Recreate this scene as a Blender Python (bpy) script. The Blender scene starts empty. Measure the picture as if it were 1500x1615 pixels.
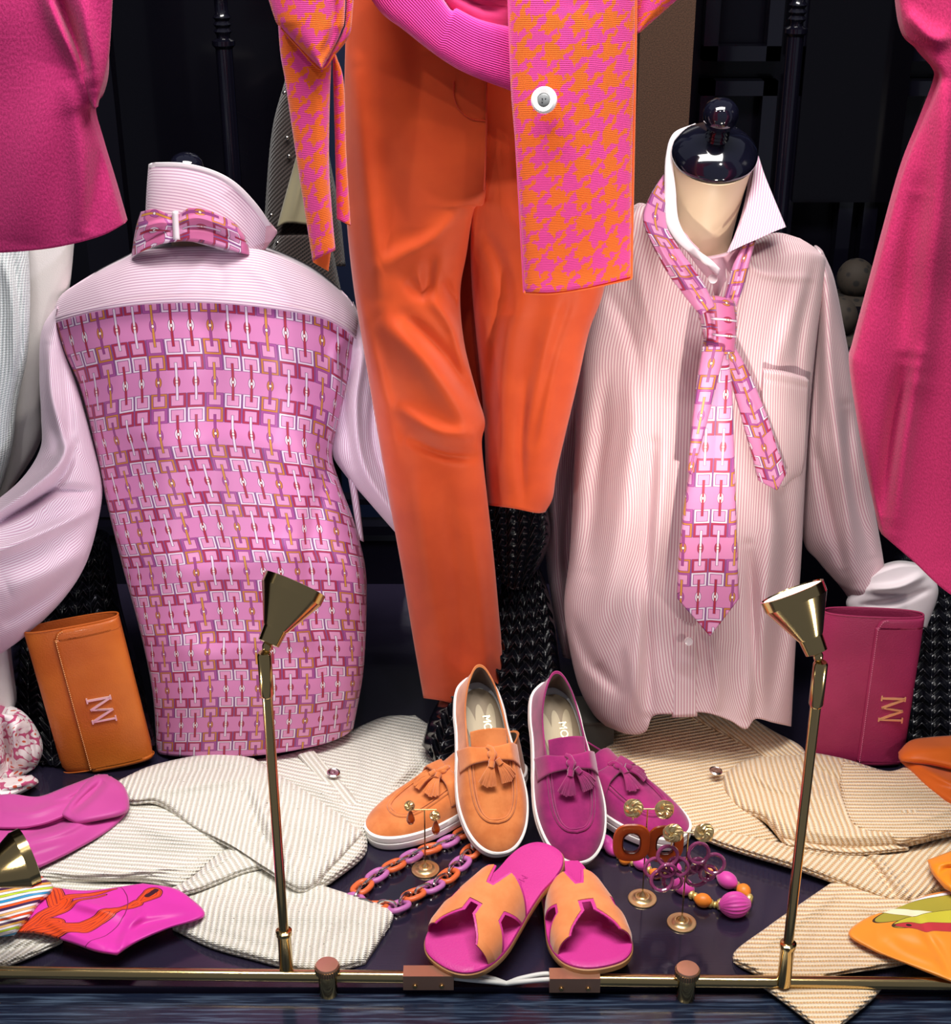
import bpy, bmesh, math, random
import numpy as np
from mathutils import Vector, Matrix

# ---------------------------------------------------------------- camera, world, light, exposure
S = bpy.context.scene
COL = S.collection
PITCH = math.radians(25); CAMH = 1.42; FPX = 2300.0
cam_d = bpy.data.cameras.new('camera'); cam = bpy.data.objects.new('camera', cam_d); COL.objects.link(cam)
cam.location = (0, 0, CAMH); cam.rotation_euler = (math.pi/2 - PITCH, 0, 0)
cam_d.sensor_fit = 'HORIZONTAL'; cam_d.sensor_width = 36; cam_d.lens = 36*FPX/1500
cam_d.clip_start = 0.05
S.camera = cam
S.view_settings.view_transform = 'Standard'; S.view_settings.look = 'None'
S.view_settings.gamma = 1; S.view_settings.use_curve_mapping = False
S.view_settings.exposure = 0.2
w = bpy.data.worlds.new('world'); S.world = w; w.use_nodes = True
w.node_tree.nodes['Background'].inputs[0].default_value = (.75, .8, 1, 1)
w.node_tree.nodes['Background'].inputs[1].default_value = 0.16

def area(name, loc, target, size, power, col=(1, 1, 1), size_y=None):
    l = bpy.data.lights.new(name, 'AREA'); l.energy = power; l.color = col; l.size = size
    if size_y: l.shape = 'RECTANGLE'; l.size_y = size_y
    o = bpy.data.objects.new(name, l); COL.objects.link(o); o.location = loc
    o.rotation_euler = (Vector(target)-Vector(loc)).to_track_quat('-Z', 'Y').to_euler()
    return o
def spot(name, loc, target, power, col=(1, 1, 1), angle=60, blend=.5, rad=.03):
    l = bpy.data.lights.new(name, 'SPOT'); l.energy = power; l.color = col; l.spot_size = math.radians(angle)
    l.spot_blend = blend; l.shadow_soft_size = rad
    o = bpy.data.objects.new(name, l); COL.objects.link(o); o.location = loc
    o.rotation_euler = (Vector(target)-Vector(loc)).to_track_quat('-Z', 'Y').to_euler()
    return o
# a run of ceiling spots over the window, and the low brass lamps along the front rail
area('overhead_fill', (0, 1.45, 2.6), (0, 1.9, 0.2), 1.6, 74, (1, .96, .92), .5)  # added soft fill from above to brighten the floor, not a real fixture
spot('ceiling_spot', (-.75, .9, 2.5), (-.3, 2.0, .35), 19, (1, .97, .95), 60, .8)
spot('ceiling_spot', (0, .8, 2.5), (0, 1.9, .35), 19, (1, .97, .93), 60, .8)
spot('ceiling_spot', (.75, .9, 2.5), (.35, 2.0, .35), 19, (1, .95, .9), 60, .8)
spot('rail_lamp_light', (-.22, 1.66, .60), (-.42, 2.05, .62), 3.5, (.88, .84, 1), 125, .8, .015)
spot('rail_lamp_light', (.375, 1.64, .60), (.22, 2.05, .76), 6.5, (1, .93, .82), 125, .8, .012)
spot('rail_lamp_light', (-.62, 1.42, .25), (-.25, 2.0, .6), 4, (1, .95, .9), 110, .7, .03)
spot('rail_lamp_light', (.70, 1.35, .40), (.45, 2.0, .5), 4, (1, .93, .86), 110, .7, .03)

# ---------------------------------------------------------------- projection helpers (pixel of the 1500x1615 frame -> point at a real depth)
_cp, _sp = math.cos(PITCH), math.sin(PITCH)
def ray(u, v):
    a = (np.asarray(u, float)-750)/FPX; b = -(np.asarray(v, float)-807.5)/FPX
    return a, b*_sp+_cp, b*_cp-_sp
def P(u, v, Y):
    a, b, c = ray(u, v); t = Y/b
    return np.stack(np.broadcast_arrays(a*t, b*t, CAMH+c*t), -1)
def F(u, v, z=0.0):
    a, b, c = ray(u, v); t = (z-CAMH)/c
    return np.stack(np.broadcast_arrays(a*t, b*t, CAMH+c*t), -1)
def PV(u, v, Y): return Vector([float(x) for x in P(u, v, Y)])
def FV(u, v, z=0.0): return Vector([float(x) for x in F(u, v, z)])

# ---------------------------------------------------------------- node expressions
def lin(h):
    h = h.lstrip('#'); r = [int(h[i:i+2], 16)/255 for i in (0, 2, 4)]
    return tuple((c/12.92 if c <= .04045 else ((c+.055)/1.055)**2.4) for c in r)+(1,)
class X:
    def __init__(s, m, k): s.m, s.k = m, k
    def _o(s, op, o=None, rev=False):
        return mth(s.m, op, *( (o, s) if rev else ((s,) if o is None else (s, o))))
    def __add__(s, o): return s._o('ADD', o)
    __radd__ = __add__
    def __sub__(s, o): return s._o('SUBTRACT', o)
    def __rsub__(s, o): return s._o('SUBTRACT', o, True)
    def __mul__(s, o): return s._o('MULTIPLY', o)
    __rmul__ = __mul__
    def __truediv__(s, o): return s._o('DIVIDE', o)
    def __lt__(s, o): return s._o('LESS_THAN', o)
    def __gt__(s, o): return s._o('GREATER_THAN', o)
def mth(m, op, *a):
    n = m.nt.nodes.new('ShaderNodeMath'); n.operation = op
    for i, q in enumerate(a):
        if isinstance(q, X): m.nt.links.new(q.k, n.inputs[i])
        else: n.inputs[i].default_value = q
    return X(m, n.outputs[0])
class Mat:
    def __init__(s, name, col='#888888', rough=.6, metal=0, sheen=0, coat=0, spec=.5, trans=0, emis=None, ior=1.45):
        s.mat = bpy.data.materials.new(name); s.mat.use_nodes = True; s.nt = s.mat.node_tree
        s.b = s.nt.nodes['Principled BSDF']; i = s.b.inputs
        i['Base Color'].default_value = lin(col); i['Roughness'].default_value = rough; i['Metallic'].default_value = metal
        i['Sheen Weight'].default_value = sheen; i['Coat Weight'].default_value = coat; i['Specular IOR Level'].default_value = spec
        i['Transmission Weight'].default_value = trans; i['IOR'].default_value = ior; i['Coat Roughness'].default_value = .08
        if emis: i['Emission Color'].default_value = lin(emis[0]); i['Emission Strength'].default_value = emis[1]
        s._h = None
    def uv(s):
        n = s.nt.nodes.new('ShaderNodeTexCoord'); q = s.nt.nodes.new('ShaderNodeSeparateXYZ'); s.nt.links.new(n.outputs['UV'], q.inputs[0])
        return X(s, q.outputs[0]), X(s, q.outputs[1])
    def obj(s):
        n = s.nt.nodes.new('ShaderNodeTexCoord'); return n.outputs['Object']
    def vec(s, a, b, c=0):
        n = s.nt.nodes.new('ShaderNodeCombineXYZ')
        for i, q in enumerate((a, b, c)):
            if isinstance(q, X): s.nt.links.new(q.k, n.inputs[i])
            else: n.inputs[i].default_value = q
        return n.outputs[0]
    def noise(s, scale, vec=None, detail=3, dist=0, rough=.5):
        n = s.nt.nodes.new('ShaderNodeTexNoise'); n.inputs['Scale'].default_value = scale; n.inputs['Detail'].default_value = detail
        n.inputs['Distortion'].default_value = dist; n.inputs['Roughness'].default_value = rough
        s.nt.links.new(vec or s.obj(), n.inputs['Vector']); return X(s, n.outputs[0])
    def voro(s, scale, vec=None, feat='F1'):
        n = s.nt.nodes.new('ShaderNodeTexVoronoi'); n.inputs['Scale'].default_value = scale; n.feature = feat
        s.nt.links.new(vec or s.obj(), n.inputs['Vector']); return X(s, n.outputs['Distance'])
    def mix(s, f, a, b):
        n = s.nt.nodes.new('ShaderNodeMix'); n.data_type = 'RGBA'
        for sock, q in ((n.inputs[0], f), (n.inputs[6], a), (n.inputs[7], b)):
            if isinstance(q, X): s.nt.links.new(q.k, sock)
            elif isinstance(q, str): sock.default_value = lin(q)
            elif isinstance(q, (int, float)): sock.default_value = q
            else: s.nt.links.new(q, sock)
        return n.outputs[2]
    def ramp(s, f, stops, interp='CONSTANT'):
        n = s.nt.nodes.new('ShaderNodeValToRGB'); r = n.color_ramp; r.interpolation = interp
        while len(r.elements) < len(stops): r.elements.new(1)
        for e, (p, c) in zip(r.elements, stops): e.position = p; e.color = lin(c)
        s.nt.links.new(f.k, n.inputs[0]); return n.outputs[0]
    def ss(s, x, a, b):
        n = s.nt.nodes.new('ShaderNodeMapRange'); n.interpolation_type = 'SMOOTHSTEP'
        s.nt.links.new(x.k, n.inputs[0]); n.inputs[1].default_value = a; n.inputs[2].default_value = b; return X(s, n.outputs[0])
    def color(s, c): s.nt.links.new(c, s.b.inputs['Base Color']); return s
    def rough(s, x): s.nt.links.new(x.k, s.b.inputs['Roughness']); return s
    def bump(s, h, strength=.5, dist=.001):
        n = s.nt.nodes.new('ShaderNodeBump'); n.inputs['Strength'].default_value = strength; n.inputs['Distance'].default_value = dist
        s.nt.links.new(h.k, n.inputs['Height']); s.nt.links.new(n.outputs[0], s.b.inputs['Normal']); return s
fr = lambda x: mth(x.m, 'FRACT', x)
ab = lambda x: mth(x.m, 'ABSOLUTE', x)
fl = lambda x: mth(x.m, 'FLOOR', x)
sn = lambda x: mth(x.m, 'SINE', x)
mx = lambda a, b: mth(a.m, 'MAXIMUM', a, b)
mn = lambda a, b: mth(a.m, 'MINIMUM', a, b)

def cloth(name, col, col2=None, rough=.75, sheen=.25, weave=900, bump=.25, mottled=.08):
    m = Mat(name, col, rough, sheen=sheen, spec=.25)
    u, v = m.uv()
    n = m.noise(weave, m.vec(u, v))
    if col2: m.color(m.mix(m.ss(m.noise(7, detail=2), .35, .65), col, col2))
    m.bump(n, bump, .0008); return m.mat
def striped(name, base, stripe, pitch=.0052, axis=0, frac=.42, tilt=0.0, rough=.7):
    m = Mat(name, base, rough, sheen=.15, spec=.25)
    u, v = m.uv(); a = (u, v)[axis]
    if tilt: a = a*math.cos(tilt)+(v, u)[axis]*math.sin(tilt)
    f = ab(fr(a/pitch)-.5)
    k = m.ss(f, .5*frac-.06, .5*frac+.06)
    m.color(m.mix(k, stripe, base)); m.bump(m.noise(1200, m.vec(u, v)), .15, .0004); return m.mat
def chain_print(name, p=.0285, q=.090, axis=0, tint='#cf80b0', off=(0, 0), rough=.42):
    m = Mat(name, tint, rough, sheen=.1, spec=.35)
    u, v = m.uv()
    if axis: u, v = v, u
    U = u/p+off[0]; V = v/q+off[1]
    c, r = fl(U), fl(V); x = fr(U)-.5; y = fr(V)
    idx = fr((c+r*3)/6+.002)
    FR = ['#c07a32', '#a62b45', '#8a2c5e', '#a34f91', '#dccbd8', '#d8c8da']
    BR = ['#94447f', '#dccfda', '#dfd2e2', '#c78a3a', '#a32c3c', '#86294f']
    frame = m.ramp(idx, [(i/6, k) for i, k in enumerate(FR)]); bar = m.ramp(idx, [(i/6, k) for i, k in enumerate(BR)])
    band = mth(m, 'MULTIPLY', y > .275, y < .725)
    base = m.mix(band, '#d388b0', tint)
    # squares: fold y about .5, centre at .14
    ys = .5-ab(y-.5); yy = ab(ys-.139)*3.3; ax = ab(x)
    d = mx(ax, yy)                                   # box metric, half size .44
    insq = d < .475
    outl = mth(m, 'MULTIPLY', d < .475, d > .445)
    frm = mth(m, 'MULTIPLY', d < .445, d > .35)
    inl = mth(m, 'MULTIPLY', d < .35, d > .31)
    col = m.mix(insq, m.mix(band, '#85518a', tint), '#d690b6')
    col = m.mix(outl, col, '#7d3a6e'); col = m.mix(frm, col, frame); col = m.mix(inl, col, '#8b3f78')
    barin = mth(m, 'MULTIPLY', ab(y-.5) < .355, ax < .055)
    barout = mth(m, 'MULTIPLY', ab(y-.5) < .362, ax < .085)
    col = m.mix(barout, col, '#8b3f78')
    e = mth(m, 'SQRT', (ax*ax)/(.17*.17)+(y-.5)*(y-.5)/(.10*.10))
    ring = mth(m, 'MULTIPLY', e < 1.0, e > .45)
    col = m.mix(e < 1.12, col, '#6d2455'); col = m.mix(ring, col, frame)
    col = m.mix(barin, col, bar)
    e2 = mth(m, 'SQRT', (ax*ax)/(.075*.075)+(y-.5)*(y-.5)/(.028*.028))
    col = m.mix(e2 < 1.25, col, '#5d1c48'); col = m.mix(e2 < .9, col, '#f0d9d2')
    m.color(col); m.bump(m.noise(1500, m.vec(u, v)), .1, .0003); return m.mat
def houndstooth(name, a='#e2408f', b='#ee671c', cell=.0086):
    m = Mat(name, a, .8, sheen=.3, spec=.2); u, v = m.uv()
    n1 = m.noise(110, m.vec(u, v)); n2 = m.noise(130, m.vec(v, u), 2)
    U = fl((u+(n1-.5)*.014)/.0022)*.0022/cell; V = fl((v+(n2-.5)*.014)/.0022)*.0022/cell
    wc = fr(U/4) < .5; fc = fr(V/4) < .5; tw = fr((U+V)/2) < .5
    k = m.mix(tw, m.mix(fc, '#000000', '#ffffff'), m.mix(wc, '#000000', '#ffffff'))
    q = m.nt.nodes.new('ShaderNodeMix'); q.data_type = 'RGBA'; m.nt.links.new(k, q.inputs[0]); q.inputs[6].default_value = lin(a); q.inputs[7].default_value = lin(b)
    m.color(q.outputs[2])
    m.bump(sn(v*(2*math.pi/.0022))*.6+m.noise(700, m.vec(u, v)), .35, .0008); return m.mat
def knit(name, col, dark, pitch=.0085, axis=0, tilt=0.0, flecks=True, strength=1.0):
    m = Mat(name, col, .9, sheen=.3, spec=.1); u, v = m.uv(); a = (u, v)[axis]; b = (v, u)[axis]
    if tilt: a, b = a*math.cos(tilt)+b*math.sin(tilt), b*math.cos(tilt)-a*math.sin(tilt)
    wob = m.noise(9, m.vec(u, v), detail=2)
    rib = sn((a+(wob-.5)*.006)*(2*math.pi/pitch))
    st = sn((b+ab(rib)*.001)*(2*math.pi/.0042))
    h = rib*.8+st*.25+m.noise(500, m.vec(u, v))*.7
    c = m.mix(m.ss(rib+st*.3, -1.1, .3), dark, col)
    if flecks: c = m.mix(m.ss(m.noise(260, m.vec(u, v), detail=1), .70, .76), c, '#8f8a80')
    m.color(c); m.bump(h, strength, .0017); return m.mat
def suede(name, col, dark):
    m = Mat(name, col, .85, sheen=.5, spec=.15)
    n = m.noise(28, detail=4, rough=.6); m.color(m.mix(m.ss(n, .3, .7), dark, col)); m.bump(m.noise(900), .25, .0006); return m.mat
def leather(name, col, dark, sc=420, rough=.42, coat=.12):
    m = Mat(name, col, rough, coat=coat, spec=.4); n = m.voro(sc)
    m.color(m.mix(m.ss(m.noise(6), .3, .7), dark, col)); m.bump(n, .35, .0008); return m.mat

M = {}
M['brass'] = Mat('brass', '#cdb27a', .15, metal=1).mat
M['gold'] = Mat('gold', '#ecd096', .28, metal=.9).mat
M['copper'] = Mat('copper_cap', '#cfa083', .32, metal=.85).mat
M['silver'] = Mat('silver', '#dcd8d2', .2, metal=1).mat
M['lens'] = Mat('lamp_lens', '#fff6e0', .3, emis=('#fff0d8', 1.2)).mat
m = Mat('black_lacquer', '#0b0a14', .16, coat=.5); m.rough(m.noise(14)*.16+.08); M['lacquer'] = m.mat
M['cap'] = Mat('dark_cap_lacquer', '#0d0d1a', .08, coat=1).mat
m = Mat('dark_floor', '#14121f', .12, coat=.4)
o_ = m.nt.nodes.new('ShaderNodeMapping'); o_.inputs['Scale'].default_value = (3, 60, 1); m.nt.links.new(m.obj(), o_.inputs[0])
ns = m.noise(6, o_.outputs[0], detail=4); m.rough(ns*.14+.06); m.bump(ns, .06, .002)
m.color(m.mix(m.ss(m.noise(2.5), .3, .7), '#191624', '#2a2538')); M['floor'] = m.mat
m = Mat('front_ledge_painted_sheen', '#18202f', .22, coat=.3)
o_ = m.nt.nodes.new('ShaderNodeMapping'); o_.inputs['Scale'].default_value = (2, 45, 30); m.nt.links.new(m.obj(), o_.inputs[0])
ns = m.noise(5, o_.outputs[0], detail=5); m.color(m.mix(m.ss(ns, .45, .7), '#131a2b', '#3d4b5e')); m.rough(ns*.3+.08); M['ledge'] = m.mat  # lighter streaks imitate reflections on the glossy ledge, put into the colour
m = Mat('back_panel_dark', '#08070f', .25, coat=.2); m.rough(m.noise(3)*.3+.12); m.b.inputs['Specular IOR Level'].default_value = .2; M['back'] = m.mat
m = Mat('navy_board', '#0f1830', .4); m.bump(m.noise(80), .1); M['navy'] = m.mat
m = Mat('brown_cork_pillar', '#4a3322', .85); m.color(m.mix(m.ss(m.noise(420), .3, .7), '#3b281c', '#54392a')); m.bump(m.noise(400), .5, .002); M['pillar'] = m.mat
M['glass_dark'] = Mat('dark_mirror', '#08070c', .08, spec=.3).mat

# ---------------------------------------------------------------- object helpers
def tagp(o, label=None, cat=None, group=None, kind=None):
    if label: o['label'] = label
    if cat: o['category'] = cat
    if group: o['group'] = group
    if kind: o['kind'] = kind
    return o
def thing(name, label, cat, loc=(0, 0, 0), rot=(0, 0, 0), group=None):
    o = bpy.data.objects.new(name, None); COL.objects.link(o); o.empty_display_size = .02
    o.location = loc; o.rotation_euler = rot; return tagp(o, label, cat, group)
def link(name, me, mat, parent=None, world=True):
    o = bpy.data.objects.new(name, me); COL.objects.link(o)
    if mat is not None:
        for q in (mat if isinstance(mat, (list, tuple)) else [mat]): me.materials.append(q)
    if parent is not None:
        o.parent = parent
        if world:
            t = parent; L = Vector((0, 0, 0))
            while t is not None: L += t.location; t = t.parent
            o.location = -L
    return o
def mesh_np(name, V, Q, uv=None, smooth=True, tris=False):
    me = bpy.data.meshes.new(name); V = np.ascontiguousarray(V, dtype=np.float32); Q = np.ascontiguousarray(Q, dtype=np.int32)
    k = Q.shape[1]
    me.vertices.add(len(V)); me.vertices.foreach_set('co', V.ravel())
    me.loops.add(Q.size); me.loops.foreach_set('vertex_index', Q.ravel())
    me.polygons.add(len(Q)); me.polygons.foreach_set('loop_start', np.arange(0, Q.size, k, dtype=np.int32))
    if uv is not None:
        l = me.uv_layers.new(name='UVMap'); l.data.foreach_set('uv', np.ascontiguousarray(uv[Q.ravel()], dtype=np.float32).ravel())
    me.update(calc_edges=True)
    me.polygons.foreach_set('use_smooth', np.full(len(Q), smooth)); me.validate(); return me
def resample(pts, n, smooth=True):
    pts = np.array(pts, float)
    if len(pts) > 2 and smooth:
        q = np.vstack([2*pts[0]-pts[1], pts, 2*pts[-1]-pts[-2]]); out = []
        for i in range(1, len(q)-2):
            t = np.linspace(0, 1, 14, endpoint=False)[:, None]; a, b, c, d = q[i-1], q[i], q[i+1], q[i+2]
            out.append(.5*((2*b)+(-a+c)*t+(2*a-5*b+4*c-d)*t*t+(-a+3*b-3*c+d)*t**3))
        pts = np.vstack(out+[q[-2][None]])
    s = np.r_[0, np.cumsum(np.linalg.norm(np.diff(pts, axis=0), axis=1))]
    if s[-1] < 1e-9: return np.repeat(pts[:1], n, 0)
    x = np.linspace(0, s[-1], n); return np.stack([np.interp(x, s, pts[:, k]) for k in range(pts.shape[1])], -1)
def coons(left, right, top, bot, nu, nv, smooth=True):
    """left/right: points top->bottom incl. corners; top/bot: inner points left->right"""
    if isinstance(smooth, bool): smooth = (smooth,)*4
    Lc = resample(left, nv, smooth[0]); Rc = resample(right, nv, smooth[1])
    T = resample([left[0]]+list(top)+[right[0]], nu, smooth[2]); B = resample([left[-1]]+list(bot)+[right[-1]], nu, smooth[3])
    s = np.linspace(0, 1, nu)[None, :, None]; t = np.linspace(0, 1, nv)[:, None, None]
    G = (1-t)*T[None]+t*B[None]+(1-s)*Lc[:, None]+s*Rc[:, None]
    G -= (1-s)*(1-t)*T[0]+s*(1-t)*T[-1]+(1-s)*t*B[0]+s*t*B[-1]
    return G
def fold_disp(U, V, folds):
    D = np.zeros_like(U)
    for f in folds:
        pts, w, amp = f[0], f[1], f[2]; kind = f[3] if len(f) > 3 else 'r'
        p = resample(pts, 24); best = np.full(U.shape, 1e9); bt = np.zeros_like(U); sg = np.zeros_like(U)
        for i in range(len(p)-1):
            a = p[i]; d = p[i+1]-a; L2 = d@d+1e-9
            t = np.clip(((U-a[0])*d[0]+(V-a[1])*d[1])/L2, 0, 1)
            dx = U-a[0]-t*d[0]; dy = V-a[1]-t*d[1]; q = np.hypot(dx, dy); k = q < best
            best = np.where(k, q, best); bt = np.where(k, (i+t)/(len(p)-1), bt); sg = np.where(k, np.sign(d[0]*dy-d[1]*dx), sg)
        tp = np.sqrt(np.clip(np.sin(np.pi*np.clip(bt, .02, .98)), 0, 1)) if kind[-1] != 'x' else 1.0
        if kind[0] == 'r': D += amp*tp*np.exp(-(best/w)**2)
        else: D += amp*tp*(.5+.5*np.tanh(sg*best/(w*.3)))*np.exp(-(best/(w*3.0))**2)*1.0
    return D
def wobble(A, B, amp, scale, seed=0):
    r = np.random.RandomState(seed); D = np.zeros_like(A)
    for k in range(7):
        th = r.uniform(0, 2*math.pi); f = scale*r.uniform(.6, 1.9); ph = r.uniform(0, 6.3)
        D += np.sin((A*math.cos(th)+B*math.sin(th))*f*2*math.pi+ph+1.3*np.sin(B*f*3+ph*2))
    return amp*D/3.5
def arcuv(G3):
    nv, nu = G3.shape[:2]; c = nu//2
    du = np.linalg.norm(np.diff(G3, axis=1), axis=2); u = np.concatenate([np.zeros((nv, 1)), np.cumsum(du, 1)], 1); u -= u[:, c:c+1]
    dv = np.linalg.norm(np.diff(G3, axis=0), axis=2); v = np.concatenate([np.zeros((1, nu)), np.cumsum(dv, 0)], 0)
    v = v[:, c:c+1]*.6+v*.4
    return np.stack([u, v], -1)
def shell(front, back, uv):
    """closed solid from two grids sharing their outline"""
    nv, nu = front.shape[:2]; N = nu*nv; V = np.vstack([front.reshape(-1, 3), back.reshape(-1, 3)])
    i = np.arange(N).reshape(nv, nu); a, b, c, d = i[:-1, :-1].ravel(), i[1:, :-1].ravel(), i[1:, 1:].ravel(), i[:-1, 1:].ravel()
    Q = [np.stack([a, b, c, d], 1), np.stack([d, c, b, a], 1)+N]
    rim = np.concatenate([i[0, ::-1], i[1:, 0], i[-1, 1:], i[-2:0:-1, -1]]); r2 = np.roll(rim, -1)
    Q.append(np.stack([rim, r2, r2+N, rim+N], 1)[:, ::-1])
    return V, np.vstack(Q), np.vstack([uv.reshape(-1, 2)]*2)
def hang(name, mat, parent, left, right, top=(), bot=(), Y=2.0, T=.05, Tb=None, q=2.2, tr=0, folds=(), wob=(0, 1), nu=90, nv=130,
         smooth=True, offs=None, seed=1, uvk=None, uvfix=None, thin=None, seat=True, uvw=False):
    """an upright piece of cloth given by its outline; Y: depth (number, (top,bottom) or f(u,v,s,t)), bulging T to the front and Tb to the back"""
    G = coons(left, right, top, bot, nu, nv, smooth); U, V = G[..., 0], G[..., 1]
    s = np.linspace(-1, 1, nu)[None, :]*np.ones((nv, 1)); t = np.linspace(0, 1, nv)[:, None]*np.ones((1, nu))
    Yc = Y(U, V, s, t) if callable(Y) else (Y[0]+(Y[1]-Y[0])*t if isinstance(Y, tuple) else Y*np.ones_like(U))
    pr = np.clip(1-np.abs(s)**q, 0, 1)**(1/q)
    if tr: pr = pr*np.sqrt(np.clip(1-(1-np.clip(t/tr, 0, 1))**2, 0, 1))
    edge = np.clip(np.minimum(1-np.abs(s), 1)*12, 0, 1)
    D = fold_disp(U, V, folds)*edge+wobble(U/400, V/400, wob[0], wob[1], seed)*edge
    off = pr*T+D
    if offs is not None: off = off+offs(U, V, s, t)
    Fr = P(U, V, Yc-off)
    if thin is not None:
        dsx = np.gradient(Fr, axis=1); dty = np.gradient(Fr, axis=0); n = np.cross(dsx, dty); n /= np.linalg.norm(n, axis=2, keepdims=True)+1e-12
        n *= np.sign(n[..., 1:2]+1e-9); Bk = Fr+n*thin
    else:
        Tb = T if Tb is None else Tb
        Bk = P(U, V, Yc); Bk[..., 1] += pr*Tb+.002
    Fr[..., 2] = np.maximum(Fr[..., 2], .006); Bk[..., 2] = np.maximum(Bk[..., 2], .004)
    uv = arcuv(Fr) if not uvw else np.stack([Fr[..., 0], -Fr[..., 2]], -1)
    if uvk: uv = np.stack([uv[..., 0]*(1+uvk[0]*t), uv[..., 1]*(1+uvk[1]*t)], -1)
    Vv, Q, uu = shell(Fr, Bk, uv); return link(name, mesh_np(name, Vv, Q, uu), mat, parent)
def lay(name, mat, parent, left, right, top=(), bot=(), z=.004, T=.012, thick=.004, q=5, folds=(), wob=(0, 1), nu=110, nv=90, smooth=True,
        seed=1, uvang=0.0, offs=None, uvmode='arc', zmin=.0015):
    """a piece of cloth lying on the floor, outline in pixels; z base height (number or f), T puff height"""
    G = coons(left, right, top, bot, nu, nv, smooth); U, V = G[..., 0], G[..., 1]
    s = np.linspace(-1, 1, nu)[None, :]*np.ones((nv, 1)); t = np.linspace(-1, 1, nv)[:, None]*np.ones((1, nu))
    z0 = z(U, V, s, t) if callable(z) else z*np.ones_like(U)
    e = (np.clip(1-np.abs(s)**q, 0, 1)*np.clip(1-np.abs(t)**q, 0, 1))**.5
    D = (fold_disp(U, V, folds)+wobble(U/300, V/200, wob[0], wob[1], seed))*np.clip(e*2, 0, 1)
    Z = np.maximum(z0+T*e+D, zmin+thick)
    Fr = F(U, V, Z); Bk = Fr.copy(); Bk[..., 2] = np.maximum(Z-thick-np.clip(e, 0, 1)*.0, zmin)
    A = F(U, V, np.full_like(U, .03))[..., :2]+D[..., None]*.25
    if uvang: c_, s_ = math.cos(uvang), math.sin(uvang); A = np.stack([A[..., 0]*c_-A[..., 1]*s_, A[..., 0]*s_+A[..., 1]*c_], -1)
    Vv, Q, uu = shell(Fr, Bk, A); return link(name, mesh_np(name, Vv, Q, uu), mat, parent)
def tube_mesh(pts, r, seg=8, closed=False, smooth_n=None, cap=True):
    pts = np.array(pts, float)
    if smooth_n: pts = resample(pts, smooth_n) if not closed else resample(np.vstack([pts, pts[:1]]), smooth_n+1)[:-1]
    n = len(pts); r = np.broadcast_to(np.asarray(r, float), (n,))
    T = np.gradient(pts, axis=0) if not closed else np.roll(pts, -1, 0)-np.roll(pts, 1, 0)
    T /= np.linalg.norm(T, axis=1, keepdims=True)+1e-12
    up = np.array([0, 0, 1.]) if abs(T[0][2]) < .9 else np.array([0, 1., 0])
    N = np.zeros_like(T); x = np.cross(T[0], up); N[0] = x/np.linalg.norm(x)
    for i in range(1, n):
        v = N[i-1]-T[i]*(N[i-1]@T[i]); N[i] = v/(np.linalg.norm(v)+1e-12)
    B = np.cross(T, N); a = np.linspace(0, 2*math.pi, seg, endpoint=False)
    V = pts[:, None]+r[:, None, None]*(np.cos(a)[None, :, None]*N[:, None]+np.sin(a)[None, :, None]*B[:, None])
    i = np.arange(n*seg).reshape(n, seg); j = np.roll(i, -1, 1)
    nx = np.roll(i, -1, 0), np.roll(j, -1, 0)
    Q = np.stack([i, j, nx[1], nx[0]], -1); Q = Q if closed else Q[:-1]
    V = V.reshape(-1, 3); Q = Q.reshape(-1, 4)
    if cap and not closed:
        V = np.vstack([V, pts[0], pts[-1]]); k = n*seg; e = []
        for s_ in range(0, seg, 1):
            s2 = (s_+1) % seg; e.append([k, s2, s_, s_]); e.append([k+1, (n-1)*seg+s_, (n-1)*seg+s2, (n-1)*seg+s2])
        return V, Q, np.array(e)[:, :3]
    return V, Q, None
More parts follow.
